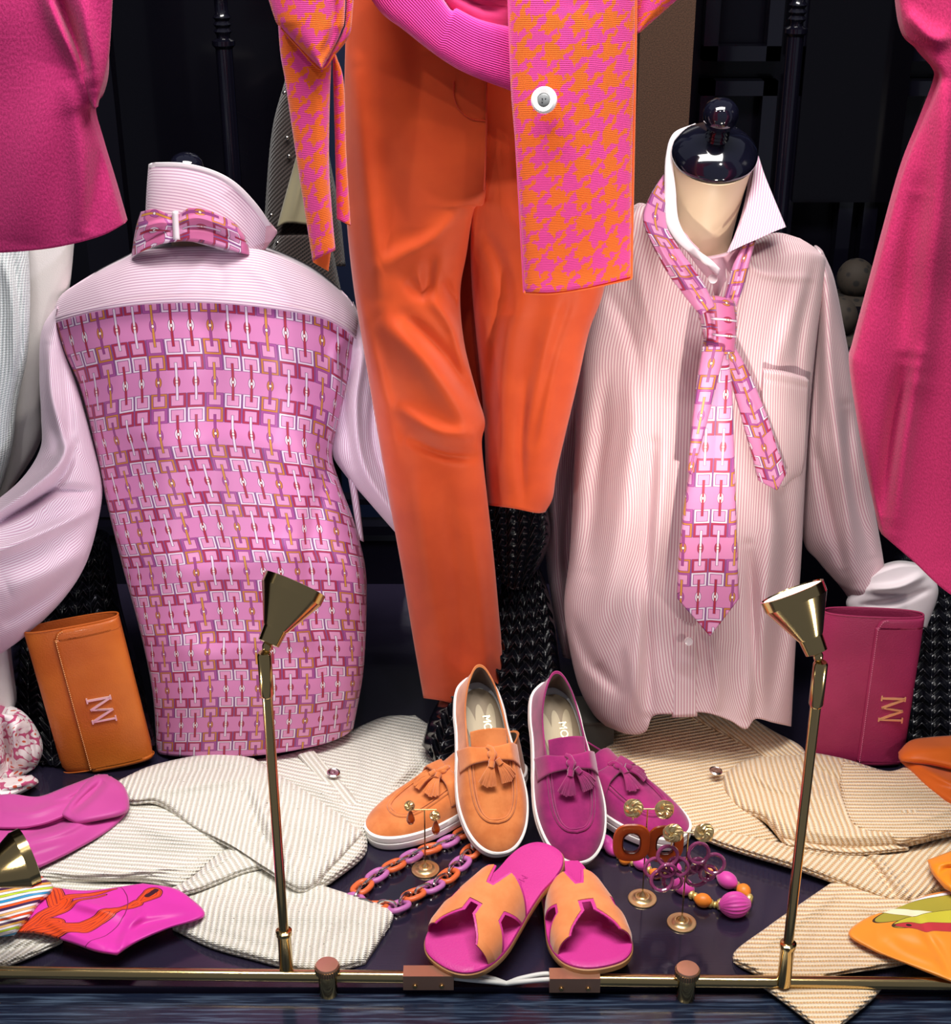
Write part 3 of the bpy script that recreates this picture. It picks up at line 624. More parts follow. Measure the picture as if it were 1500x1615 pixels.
hang('left_collar_band', M['collar_white'], sf, [(1096, 195), (1062, 211), (1050, 248), (1048, 300), (1048, 345), (1064, 378), (1090, 402), (1115, 420), (1132, 436)], [(1104, 198), (1072, 217), (1062, 253), (1066, 300), (1070, 345), (1084, 375), (1102, 395), (1122, 410), (1136, 424)],
     Y=lambda U, V, s, t: SR+.055-.155*np.clip(t*1.25, 0, 1), T=.003, Tb=.003, nu=16, nv=110)
hang('left_collar_inner', M['plain_pink'], sf, [(1056, 250), (1050, 300), (1052, 345), (1066, 376), (1095, 402)], [(1066, 250), (1068, 300), (1074, 345), (1086, 374), (1104, 394)],
     Y=lambda U, V, s, t: SR+.03-.09*t, T=.002, Tb=.003, nu=10, nv=60)
hang('right_collar_flap', M['stripe_c'], sf, [(1192, 244), (1185, 290), (1174, 335), (1160, 370), (1146, 400)], [(1197, 247), (1206, 275), (1220, 310), (1240, 358)], [(1194, 243)], [(1170, 388), (1200, 375), (1222, 365)],
     Y=lambda U, V, s, t: SR+.03-.115*t, T=.004, Tb=.004, nu=50, nv=60, q=6)
hang('right_collar_inner', M['plain_pink'], sf, [(1180, 262), (1178, 300), (1168, 345), (1150, 395)], [(1194, 246), (1188, 290), (1178, 335), (1160, 385)], Y=lambda U, V, s, t: SR+.035-.10*t, T=.002, Tb=.004, nu=14, nv=50)
hang('neck_stand', M['plain_pink'], sf, [(1070, 385), (1085, 420), (1105, 455)], [(1180, 378), (1172, 420), (1150, 470)], [(1095, 400), (1110, 408), (1150, 400)], [(1130, 480)], Y=SR-.06, T=.015, Tb=.01, nu=50, nv=40,
     folds=[([(1125, 410), (1132, 440), (1130, 470)], 5, .008), ([(1140, 405), (1150, 440)], 4, -.004)])
hang('right_sleeve', M['stripe_d2'], sf, [(1290, 400), (1290, 480), (1280, 600), (1270, 720), (1266, 845), (1290, 885), (1325, 925), (1350, 960)], [(1298, 396), (1316, 440), (1332, 520), (1350, 620), (1370, 750), (1388, 850), (1396, 900), (1402, 950)],
     Y=(2.2, 2.22), T=.05, Tb=.04, q=2, nu=70, nv=170, wob=(.004, 1.4), seed=4, folds=[([(1300, 440), (1310, 600), (1335, 800), (1350, 930)], 12, .016), ([(1285, 700), (1310, 820), (1330, 900)], 9, -.012), ([(1335, 640), (1345, 760), (1375, 880)], 9, -.014), ([(1295, 480), (1290, 620), (1285, 720)], 8, -.01)])
hang('cuff', M['collar_white'], sf, [(1352, 925), (1335, 950), (1345, 975)], [(1455, 893), (1480, 930), (1462, 990)], [(1385, 905), (1420, 893)], [(1400, 980)], Y=(2.2, 2.18), T=.03, Tb=.02, q=2, nu=60, nv=40, folds=[([(1370, 930), (1420, 925), (1460, 905)], 6, .014), ([(1360, 955), (1410, 950), (1465, 930)], 5, -.01)])
hang('left_sleeve', M['stripe_d2'], sf, [(915, 470), (895, 640), (868, 740), (860, 860), (872, 960), (888, 1036)], [(935, 480), (925, 640), (915, 800), (905, 920), (900, 1040)], bot=[(893, 1038)], Y=(2.24, 2.2), T=.035, Tb=.03, q=2, nu=40, nv=120,
     folds=[([(900, 650), (875, 780), (880, 900)], 8, .012), ([(905, 720), (892, 860), (898, 980)], 7, -.012)])

# ---------------------------------------------------------------- knotted scarf on the front-facing shirt
tie = thing('knotted_scarf', 'narrow chain-link printed pink scarf knotted like a tie over the front-facing shirt', 'scarf', tuple(PV(1130, 540, SR-.12)))
hang('left_neck_band', M['chain_tie'], tie, [(1047, 275), (1026, 308), (1014, 345), (1028, 385), (1052, 430), (1078, 465), (1104, 498)], [(1056, 292), (1050, 330), (1054, 362), (1074, 395), (1096, 425), (1112, 450), (1128, 482)],
     Y=lambda U, V, s, t: SR+.02-.175*np.clip(t*1.5, 0, 1)**.7, T=.010, Tb=.004, q=2.5, nu=36, nv=110, folds=[([(1040, 330), (1060, 400), (1115, 480)], 6, -.006), ([(1028, 350), (1050, 405), (1100, 470)], 4, .005)])
hang('right_neck_band', M['chain_tie'], tie, [(1170, 388), (1156, 420), (1148, 450), (1138, 484)], [(1192, 380), (1184, 410), (1174, 450), (1162, 484)], Y=lambda U, V, s, t: SR-.07-.05*t, T=.009, Tb=.004, q=2.5, nu=26, nv=50, folds=[([(1180, 385), (1152, 480)], 3.5, -.006, 'rx')])
hang('short_tail', M['chain_tie'], tie, [(1136, 545), (1152, 600), (1172, 670), (1196, 758)], [(1156, 540), (1186, 596), (1212, 660), (1241, 746)], bot=[(1226, 774)], Y=lambda U, V, s, t: SR-.125+.01*t, T=.010, Tb=.003, q=3, nu=34, nv=90, smooth=(True, True, True, False), folds=[([(1155, 560), (1195, 660), (1210, 740)], 5, .004)])
hang('long_tail', M['chain_tie'], tie, [(1118, 545), (1108, 620), (1094, 700), (1080, 790), (1070, 880), (1068, 944)], [(1148, 548), (1155, 620), (1158, 700), (1161, 790), (1164, 880), (1166, 944)], bot=[(1120, 1004)],
     Y=lambda U, V, s, t: SR-.135-.055*t, T=.012, Tb=.003, q=3, nu=60, nv=130, smooth=(True, True, True, False), uvw=True)
hang('folded_layer', M['chain_tie'], tie, [(1108, 548), (1098, 610), (1090, 680), (1084, 745)], [(1145, 548), (1132, 600), (1112, 680), (1092, 748)], Y=lambda U, V, s, t: SR-.157-.02*t, T=.008, Tb=.004, q=2.5, nu=30, nv=60)
hang('knot', M['chain_band'], tie, [(1098, 474), (1102, 500), (1108, 525), (1110, 548)], [(1160, 476), (1163, 500), (1162, 530), (1160, 556)], [(1130, 470)], [(1135, 560)], Y=SR-.125, T=.03, Tb=.01, q=2.2, nu=50, nv=50,
     folds=[([(1112, 480), (1122, 520), (1118, 552)], 4, -.007), ([(1105, 520), (1135, 528), (1160, 520)], 3, -.003)])

# ---------------------------------------------------------------- orange trousers
def twill(name, c, d):
    m = Mat(name, c, .62, sheen=.2, spec=.3); u, v = m.uv(); m.color(m.mix(m.ss(m.noise(14, m.vec(u, v)), .35, .65), d, c)); m.bump(m.noise(1100, m.vec(u, v)), .2, .0005); return m.mat
M['orange'] = twill('orange_twill', '#d24e1b', '#c94717')
M['orange_dk'] = twill('orange_stitch_and_shade', '#c53a12', '#b5330f')  # darker twill for the stitching and for the painted shade between the legs
tr = thing('orange_trousers', 'slim bright orange trousers with one leg bent up, hanging in the centre', 'trousers', tuple(PV(740, 1100, 2.0)))
def hipoff(T, c, hw, v0=230, v1=470):
    def f(U, V, s, t):
        k = np.clip((V-v0)/(v1-v0), 0, 1); k = k*k*(3-2*k)
        hip = .09*np.sqrt(np.clip(1-((U-c)/hw)**2, 0, 1)); leg = T*np.clip(1-np.abs(s)**2.2, 0, 1)**(1/2.2)
        return hip*(1-k)+leg*k
    return f
hang('right_leg', M['orange'], tr, [(764, -180), (765, 120), (763, 240), (760, 305), (745, 325), (742, 380), (744, 450), (750, 520), (758, 600), (764, 680), (766, 740), (770, 797)],
     [(985, -180), (985, 200), (968, 360), (952, 460), (930, 520), (912, 600), (893, 680), (878, 745), (872, 785), (860, 808)], bot=[(810, 802), (845, 809)], Y=lambda U, V, s, t: 2.0+.08*np.clip((V-500)/300, 0, 1), T=0, Tb=.03, nu=100, nv=200, offs=hipoff(.065, 766, 226), wob=(.003, 1.2), seed=11,
     folds=[([(830, 440), (800, 560), (790, 700), (800, 790)], 22, .012), ([(880, 480), (860, 600), (850, 740)], 18, .014), ([(790, 480), (775, 600), (780, 720)], 10, -.012), ([(900, 470), (870, 560), (840, 700)], 9, -.010),
            ([(760, 360), (790, 420), (800, 500)], 12, -.010), ([(775, 300), (850, 400), (930, 470)], 20, .008), ([(830, 600), (822, 700), (826, 790)], 8, -.008)])
hang('left_leg', M['orange'], tr, [(556, -180), (545, 60), (543, 200), (545, 320), (556, 440), (575, 560), (595, 680), (614, 790), (634, 900), (652, 1010), (668, 1101)],
     [(770, -180), (769, 120), (767, 240), (764, 318), (748, 330), (736, 400), (726, 462), (732, 540), (752, 620), (765, 665), (760, 700), (768, 780), (779, 880), (789, 990), (801, 1120)],
     bot=[(700, 1106), (740, 1118), (765, 1130), (785, 1124)], Y=lambda U, V, s, t: 1.985+.13*np.clip((V-560)/560, 0, 1)**1.3, T=0, Tb=.03, nu=130, nv=280, offs=hipoff(.07, 766, 226), wob=(.003, 1.0), seed=12,
     folds=[([(600, 420), (640, 400), (680, 380), (720, 340)], 14, .012), ([(640, 440), (670, 460), (680, 400)], 12, -.012), ([(590, 500), (660, 560), (720, 640), (750, 700)], 22, .020), ([(640, 500), (700, 560), (745, 630)], 12, -.016),
            ([(620, 640), (690, 680), (755, 690)], 14, .018), ([(640, 690), (700, 716), (758, 720)], 9, -.014), ([(680, 470), (715, 520), (735, 590)], 10, .012), ([(700, 440), (722, 480)], 8, -.012),
            ([(650, 740), (670, 900), (700, 1080)], 24, .012), ([(700, 760), (720, 900), (735, 1080)], 14, -.007), ([(745, 820), (760, 960), (770, 1110)], 10, .007), ([(760, 1075), (780, 1085), (797, 1070)], 6, .008),
            ([(560, 100), (580, 300), (600, 480)], 16, .012), ([(600, 150), (620, 330), (660, 480)], 30, -.006), ([(560, 460), (600, 600), (625, 720)], 12, .01)])
hang('inner_leg_shade', M['orange_dk'], tr, [(722, 330), (715, 450), (722, 560), (755, 680)], [(752, 330), (752, 450), (756, 560), (772, 680)], Y=2.065, T=.02, Tb=.01, nu=14, nv=60)  # darker strip imitates the shade in the gap between the legs
def px_tube(pts, Yf, r, n=60):
    q = resample(pts, n); return [tuple(P(u, v, Yf(u, v))) for u, v in q]
hy = lambda u, v: 1.985-.09*math.sqrt(max(0, 1-((u-766)/226)**2))-.0015
mb = MB(); mb.tube(px_tube([(767, 130), (767, 200), (766, 250), (764, 300)], lambda u, v: hy(u, v)+.002*0, 0), .0011, 6); mb.build('fly_seam', M['orange_dk'], tr)
mb = MB(); mb.tube(px_tube([(716, 128), (716, 150), (724, 172), (742, 187), (766, 191)], hy, 0), .0008, 6); mb.build('fly_stitching', M['orange_dk'], tr)

# ---------------------------------------------------------------- pink top under the jacket
m = Mat('pink_rib', '#df3090', .8, sheen=.3, spec=.2); u, v = m.uv(); rb = sn(u*(2*math.pi/.0028)); m.color(m.mix(m.ss(rb, -.8, .4), '#bf2278', '#e53c98')); m.bump(rb, .5, .001); M['pink_rib'] = m.mat
M['pink_jersey'] = cloth('pink_jersey', '#c02a66', '#b0225c')
pt = thing('pink_ribbed_top', 'hot pink top with slanting ribbed hem under the houndstooth jacket', 'top', tuple(PV(720, 60, 1.86)))
hang('body', M['pink_jersey'], pt, [(560, -180), (690, 0), (740, 30)], [(815, -180), (812, 0), (810, 60)], Y=1.88, T=.02, Tb=.01, nu=40, nv=30, folds=[([(700, -20), (760, 10), (800, 12)], 6, -.01)])
hang('ribbed_hem', M['pink_rib'], pt, [(600, -180), (700, 0), (722, 14), (760, 32), (812, 44)], [(520, -150), (585, -2), (640, 50), (720, 108), (812, 146)], Y=lambda U, V, s, t: 1.875-.02*t, T=.014, Tb=.005, q=3, nu=50, nv=100)

# ---------------------------------------------------------------- houndstooth jacket
M['hound'] = houndstooth('houndstooth_knit')
M['trim_or'] = cloth('orange_knit_edge', '#ee6a2a')
M['trim_pk'] = cloth('pink_knit_edge', '#ee4f9c')
M['white_button'] = Mat('white_button', '#f4f2f0', .25, coat=.5).mat
M['grey_button'] = Mat('grey_button_centre', '#7c7f80', .35).mat
hj = thing('houndstooth_jacket', 'pink and orange houndstooth knitted jacket with a large white button', 'jacket', tuple(PV(760, 200, 1.82)))
hang('front_panel', M['hound'], hj, [(800, -180), (804, 100), (812, 220), (820, 340), (827, 460)], [(1004, -180), (1002, 100), (999, 200), (997, 320), (996, 436)], bot=[(870, 461), (930, 452)], Y=1.83, T=.022, Tb=.004, q=2.6, nu=70, nv=130,
     smooth=(True, True, True, True), wob=(.001, 1), folds=[([(900, 0), (910, 230), (915, 440)], 60, .006)])
def strip(parent, pts, wpx, Yf, mat, name, n=60):
    q = resample(pts, n); mb = MB(); mb.tube([tuple(P(a, b, Yf(a, b))) for a, b in q], wpx, 6); return mb.build(name, mat, parent)
strip(hj, [(827, 461), (870, 462), (930, 453), (996, 438)], .0026, lambda a, b: 1.815+abs(a-912)/85*.012, M['trim_or'], 'bottom_edge')
strip(hj, [(1003, -20), (1002, 100), (998, 300), (996, 438)], .0018, lambda a, b: 1.828, M['trim_or'], 'front_edge')
strip(hj, [(802, -20), (806, 100), (814, 220), (827, 461)], .0016, lambda a, b: 1.828, M['trim_pk'], 'front_edge')
bp = PV(859, 158, 1.79)
bt = MB(); bt.lathe([(.0005, .004), (.0068, .0035), (.0083, .006), (.013, .007), (.0155, .005), (.016, .002), (.014, -.001)], 40, bp, (-.3, -1, .2)); bo = bt.build('button', M['white_button'], hj)
bc = MB(); c2 = bp+Vector((-.0012, -.0050, .0010)); bc.lathe([(.0074, 0), (.0074, .001), (.0064, .0018), (.0005, .0018)], 28, c2, (-.3, -1, .2)); bo2 = bc.build('button_centre', M['grey_button'], hj)
bh = MB()
for dx in (-.002, .002):
    for dz in (-.002, .002): bh.ell((c2.x+dx, c2.y-.002, c2.z+dz), (.0009, .0009, .0009), 8, 6)
bh.build('button_holes', M['lacquer'], hj)
hang('right_sleeve', M['hound'], hj, [(1000, -120), (1003, 0), (1003, 54)], [(1190, -100), (1072, -4), (1010, 51)], Y=1.86, T=.02, Tb=.01, nu=30, nv=30, smooth=False)
hang('hanging_panel', M['hound'], hj, [(430, -140), (440, 60), (450, 130), (466, 240), (480, 330), (493, 412)], [(530, -140), (523, 80), (520, 160), (519, 260), (524, 340), (529, 395)], bot=[(510, 403)], Y=1.83, T=.02, Tb=.01, q=2.4, nu=44, nv=110, smooth=(True, True, True, False),
     folds=[([(500, 100), (505, 250), (512, 380)], 14, .006)])
hang('panel_lining', M['trim_or'], hj, [(492, 408), (494, 414)], [(522, 396), (518, 428)], bot=[(506, 421)], Y=1.845, T=.003, Tb=.003, nu=16, nv=12, smooth=False)
hang('belt_end', M['hound'], hj, [(524, 85), (527, 180), (529, 260), (531, 345)], [(530, 88), (542, 130), (546, 240), (553, 357)], Y=1.845, T=.01, Tb=.006, nu=20, nv=80, smooth=(True, True, True, False))
hang('folded_cuff', M['hound'], hj, [(385, -130), (430, 20), (442, 42), (470, 72), (506, 108)], [(548, -130), (544, 20), (538, 50), (524, 80), (508, 109)], Y=1.80, T=.028, Tb=.02, q=2.2, nu=60, nv=60, smooth=(True, True, True, True), folds=[([(530, -10), (526, 50), (508, 90)], 6, -.008)])
hang('cuff_edge', M['hound'], hj, [(549, -130), (545, 20), (540, 50), (512, 100)], [(566, -130), (556, 20), (550, 58), (528, 88)], Y=1.81, T=.012, Tb=.01, nu=16, nv=40)
strip(hj, [(443, 44), (470, 74), (506, 109), (528, 86)], .0012, lambda a, b: 1.795, M['trim_or'], 'cuff_piping')
# ---------------------------------------------------------------- clutch bags
def sup(n, w, d, q=3.2):
    a = np.linspace(0, 2*math.pi, n, endpoint=False); c, s_ = np.cos(a), np.sin(a)
    return np.stack([w*np.sign(c)*np.abs(c)**(2/q), d*np.sign(s_)*np.abs(s_)**(2/q)], 1)
def clutch(name, label, col, dk, base, rot, W, H, D, ex, emblem_mat, emz):
    t = thing(name, label, 'clutch bag', base, rot)
    lm = leather(label.split()[0]+'_leather', col, dk); il = leather(label.split()[0]+'_lining', dk, dk, 300, .6, 0)
    th = label.split()[0]
    n = 72; ring = sup(n, W/2, D/2, 2.6)
    levels = [(0.0, .55), (.002, .8), (.006, .93), (.015, .99), (.03, 1.0), (H*.5, 1.0), (H-.004, 1.0), (H, .985), (H-.001, .95), (H-.005, .93), (H-.03, .92), (H-.07, .9)]
    V = np.vstack([np.stack([ring[:, 0]*(k if i < 7 else 1-(1-k)*.35), ring[:, 1]*(k if i < 7 else 1-(1-k)*2.6), np.full(n, z)], 1) for i, (z, k) in enumerate(levels)])
    fs = []
    for i in range(len(levels)-1):
        for j in range(n): fs.append((i*n+j, i*n+(j+1) % n, (i+1)*n+(j+1) % n, (i+1)*n+j))
    k8 = 8*n; inner = [tuple(i-k8 for i in f) for f in fs[k8:]]+[tuple(3*n+j for j in range(n))]; fs = fs[:k8]; fs.append(tuple(range(n-1, -1, -1)))
    MB().add(V[:9*n], fs).build('body', lm, t, world=False)
    MB().add(V[k8:], inner).build('inner_lining', il, t, world=False)
    # rolled rim
    rp = [(x*.985, y*.95, H) for x, y in sup(72, W/2, D/2, 2.6)]
    MB().tube(rp, .0016, 8, closed=True).build('rim', lm, t, world=False)
    # flap wrapping round the right-hand side, with its rounded corner top left
    def frontY(x): return -(D/2)*max(0, 1-abs(x/(W/2))**2.6)**(1/2.6)
    x0 = -W/2+ex; pts_l = [(x0+.018, H-.0015), (x0+.007, H-.006), (x0+.001, H-.02), (x0, H-.035), (x0, .03), (x0, .012), (x0+.004, .004)]
    lp = resample(pts_l, 70)
    nu, nv = 50, 70; Fg = np.zeros((nv, nu, 3)); Bg = np.zeros((nv, nu, 3))
    for i in range(nv):
        z = lp[i][1]
        for j in range(nu):
            s_ = j/(nu-1); x = lp[i][0]+(W/2*.995-lp[i][0])*s_
            e = min(1, s_*14, (1-s_)*6+.15, i/5); e = math.sqrt(max(0, 1-(1-e)**2))
            y = frontY(x); zz = z+(H-.004-z)*0
            if i == 0: zz = H-.0012
            Fg[i, j] = (x, y-.0042*e-.0012, zz); Bg[i, j] = (x, y-.0002, zz)
    uv = arcuv(Fg); Vv, Q, uu = shell(Fg, Bg, uv); link('flap', mesh_np('flap', Vv, Q, uu), lm, t, world=False)
    # stitches down the flap edge
    mb = MB(); L = resample([(a+.0035, b) for a, b in pts_l[:]], 160)
    for i in range(2, 156, 2):
        a, b = L[i], L[i+1]; mb.tube([(a[0], frontY(a[0])-.0052, a[1]), ((a[0]+b[0])/2, frontY(a[0])-.0060, (a[1]+b[1])/2), (b[0], frontY(b[0])-.0052, b[1])], .0007, 5)
    o = mb.build('stitching', cloth(th+'_thread', '#eaa765' if th == 'orange' else '#d06a8c', bump=.1), t, world=False); o['kind'] = 'stuff'
    # bottom seam
    MB().tube([(x*1.003, y*1.01, .006) for x, y in sup(60, W/2, D/2, 2.6)], .0009, 6, closed=True).build('bottom_seam', lm, t, world=False)
    # metal monogram lying on its side: stem, zigzag, stem with serifs
    ez, exx = emz; y = frontY(exx)-.0068; w_, h_ = .036, .040
    def bar(mb, a, b, r):
        a, b = np.array(a), np.array(b); d = b-a; L_ = np.linalg.norm(d); d /= L_; p = np.array([-d[1], d[0]])
        c = [a-p*r, a+p*r, b+p*r, b-p*r]; V = [(exx+q[0], y+dy, ez+q[1]) for dy in (-.0013, .0013) for q in c]
        mb.add(V, [(0, 1, 2, 3), (7, 6, 5, 4), (0, 4, 5, 1), (1, 5, 6, 2), (2, 6, 7, 3), (3, 7, 4, 0)])
    mb = MB(); X0, X1 = -w_/2, w_/2; T1, B1 = h_/2, -h_/2
    bar(mb, (X0, T1), (X1, T1), .0017); bar(mb, (X0-.001, T1-.0048), (X0-.001, T1+.0048), .0011); bar(mb, (X1+.001, T1-.0045), (X1+.001, T1+.0035), .0011)
    bar(mb, (X1, T1-.001), (X0+.001, T1*.1), .0019); bar(mb, (X0+.001, T1*.12), (X1*.55, -T1*.10), .0011)
    bar(mb, (X1, B1*.12), (X0+.001, B1+.001), .0019); bar(mb, (X1, B1*.12), (X0*.4, T1*.06), .0011)
    bar(mb, (X0, B1), (X1, B1), .0013); bar(mb, (X0-.001, B1-.0035), (X0-.001, B1+.0035), .0011); bar(mb, (X1+.001, B1-.0048), (X1+.001, B1+.0048), .0011)
    mb.build('metal_monogram', emblem_mat, t, smooth=False, world=False)
    return t
M['emb_silver'] = Mat('pale_metal', '#f7e3d8', .3, metal=.55).mat
M['emb_gold'] = Mat('rose_gold', '#f0bb8e', .3, metal=.55).mat
b = FV(170, 1214, 0)
clutch('clutch_bag', 'orange leather clutch bag standing upright with a pale metal monogram', '#d9772a', '#b4561c', (b.x, b.y+.012, .002), (math.radians(-3), math.radians(-7), math.radians(9)), .152, .270, .036, .046, M['emb_silver'], (.118, .016))
b = FV(1345, 1206, 0)
clutch('clutch_bag', 'raspberry leather clutch bag standing upright with a gold monogram', '#ad3260', '#952850', (b.x+.004, b.y+.012, .002), (math.radians(-3), math.radians(1), math.radians(-3)), .162, .275, .036, .082, M['emb_gold'], (.112, .045))

# ---------------------------------------------------------------- brass lamps and rail
def lamp(label, base, top, axis, with_pole=True):
    t = thing('brass_spot_lamp', label, 'lamp', base if with_pole else top)
    T = Vector(top); Bp = Vector(base)
    if with_pole:
        MB().lathe([(.0095, -.012), (.0095, .050), (.011, .052), (.011, .058), (.008, .06)], 20, Bp).build('socket', M['brass'], t)
        mb = MB(); mb.tube([Bp+Vector((0, 0, .05)), T+Vector((0, 0, -.05))], .0066, 20); mb.build('pole', M['brass'], t)
        MB().lathe([(.0066, -.062), (.0088, -.058), (.0088, -.002), (.007, .001)], 20, T).build('collar', M['brass'], t)
    ax = Vector(axis).normalized()
    MB().ell(T+ax*.008, (.006, .006, .008), 16, 10).build('swivel_joint', M['brass'], t)
    h = MB(); c = T+ax*.012
    h.lathe([(.010, 0), (.0135, .001), (.0150, .020), (.0165, .022), (.0385, .066), (.0392, .067), (.0398, .080), (.038, .0805), (.036, .076)], 40, c, ax)
    hd = h.build('lamp_head', M['brass'], t, sharp=25)
    MB().lathe([(.0372, .077), (.036, .079), (.02, .081), (.001, .0815)], 32, c, ax).build('lens', M['lens'], t)
    return t
b1 = FV(452, 1530, .02); b2 = FV(1236, 1550, .02)
zt1 = PV(423, 1030, b1.y).z; zt2 = PV(1281, 1045, b2.y).z
lamp('tall brass spot lamp rising in front of the printed-back shirt', (b1.x, b1.y, .03), (b1.x, b1.y, zt1), (.42, .58, .80))
lamp('tall brass spot lamp rising in front of the front-facing shirt', (b2.x, b2.y, .03), (b2.x, b2.y, zt2), (-.38, .42, .85))
p3 = PV(-62, 1400, 1.50)
t3 = lamp('short brass spot lamp poking in at the left frame edge above the striped scarf', (p3.x, 1.52, .03), tuple(p3), (.80, .55, .10))
# rails
yl, yr = FV(0, 1533, .016), FV(640, 1541, .016)
rl = thing('brass_rail', 'left length of brass floor rail along the window front', 'rail', tuple((yl+yr)/2))
mb = MB(); mb.tube([(yl.x-.3, yl.y+.004, .016), (yr.x+.03, yr.y, .016)], .0085, 20); mb.build('tube', M['brass'], rl)
xl, xr = FV(880, 1545, .016), FV(1500, 1552, .016)
rr = thing('brass_rail', 'right length of brass floor rail along the window front', 'rail', tuple((xl+xr)/2))
mb = MB(); mb.tube([(xl.x, xl.y, .016), (xr.x+.3, xr.y-.004, .016)], .0085, 20); mb.build('tube', M['brass'], rr)
for par, (u, v) in ((rl, (676, 1542)), (rr, (906, 1546))):
    c = FV(u, v, .017); mb = MB(); mb.box((c.x, c.y, .017), (.068, .021, .024)); mb.build('connector', M['copper'], par, smooth=False)
    for dx in (-.018, .018):
        MB().lathe([(.0001, .003), (.0028, .0025), (.0036, 0), (.0036, -.004)], 16, (c.x+dx, c.y-.0105, .012), (0, -1, 0)).build('screw', M['brass'], par)
for i, (u, v, lab) in enumerate([(517, 1542, 'round copper-capped clamp on the rail beside the cream cardigan sleeve'), (1083, 1548, 'round copper-capped clamp on the rail right of the sandals')]):
    c = FV(u, v, .02); k = thing('rail_clamp', lab, 'clamp', (c.x, c.y, 0))
    mb = MB(); mb.lathe([(.011, -.02), (.0125, -.018), (.0125, .022), (.0115, .024)], 28, (0, 0, .005)); mb.build('clamp_body', M['brass'], k, world=False)
    mb = MB()
    mb.lathe([(.0115, .024), (.0155, .026), (.016, .036), (.0148, .0385), (.001, .0392)], 30, (0, 0, .005)); mb.build('cap', M['copper'], k, world=False)
    mb = MB()
    for q in range(30):
        a = q*math.pi/15; mb.box((.016*math.cos(a), .016*math.sin(a), .036), (.0016, .0016, .009))
    o = mb.build('knurling', M['brass'], k, smooth=False, world=False); o['kind'] = 'stuff'
M['cable'] = Mat('white_cable', '#c9c9c4', .45).mat
cb = thing('white_cable', 'pair of white cables looping between the two brass rail ends behind the sandals', 'cable', tuple(FV(790, 1540, .01)))
for off in (0, 9):
    MB().tube([tuple(FV(u, v, z)) for u, v, z in [(700, 1536+off*.5, .02), (740, 1536+off, .02), (775, 1543+off*.6, .014), (798, 1551, .006)]], .0034, 10, n=40).build('cable', M['cable'], cb)
    MB().tube([tuple(FV(u, v, z)) for u, v, z in [(800, 1551, .006), (822, 1543+off*.6, .014), (860, 1536+off, .02), (885, 1540+off*.5, .02)]], .0034, 10, n=40).build('cable', M['cable'], cb)

# ---------------------------------------------------------------- loafers (toe at the origin pointing -Y, metres)
cm = .01
SOLE = [(0, 0), (2.0, .6), (3.6, 2.3), (4.7, 4.9), (5.25, 8.2), (5.1, 11.8), (4.5, 15.5), (4.0, 19.5), (3.8, 23), (3.0, 26.6), (1.3, 28.3), (0, 28.6)]
TOP = [(0, 4.2, 4.1), (1.5, 4.6, 4.1), (2.6, 5.9, 4.15), (3.2, 8.0, 4.6), (3.35, 10.5, 5.3), (3.35, 13.0, 6.1), (3.3, 15.5, 6.4), (3.1, 18.5, 6.2), (2.8, 22, 6.6), (2.1, 25, 7.7), (1.0, 27.3, 8.6), (0, 28.0, 8.8)]
def closed_curve(pts, n):
    p = np.array(pts, float); m_ = p[1:-1][::-1].copy(); m_[:, 0] *= -1; q = np.vstack([p, m_]); q = np.vstack([q, q[:1]])
    # periodic catmull
    L = len(q)-1; out = []
    for i in range(L):
        a, b, c, d = q[(i-1) % L], q[i], q[(i+1) % L], q[(i+2) % L]; t = np.linspace(0, 1, n, endpoint=False)[:, None]
        out.append(.5*((2*b)+(-a+c)*t+(2*a-5*b+4*c-d)*t*t+(-a+3*b-3*c+d)*t**3))
    return np.vstack(out)*cm
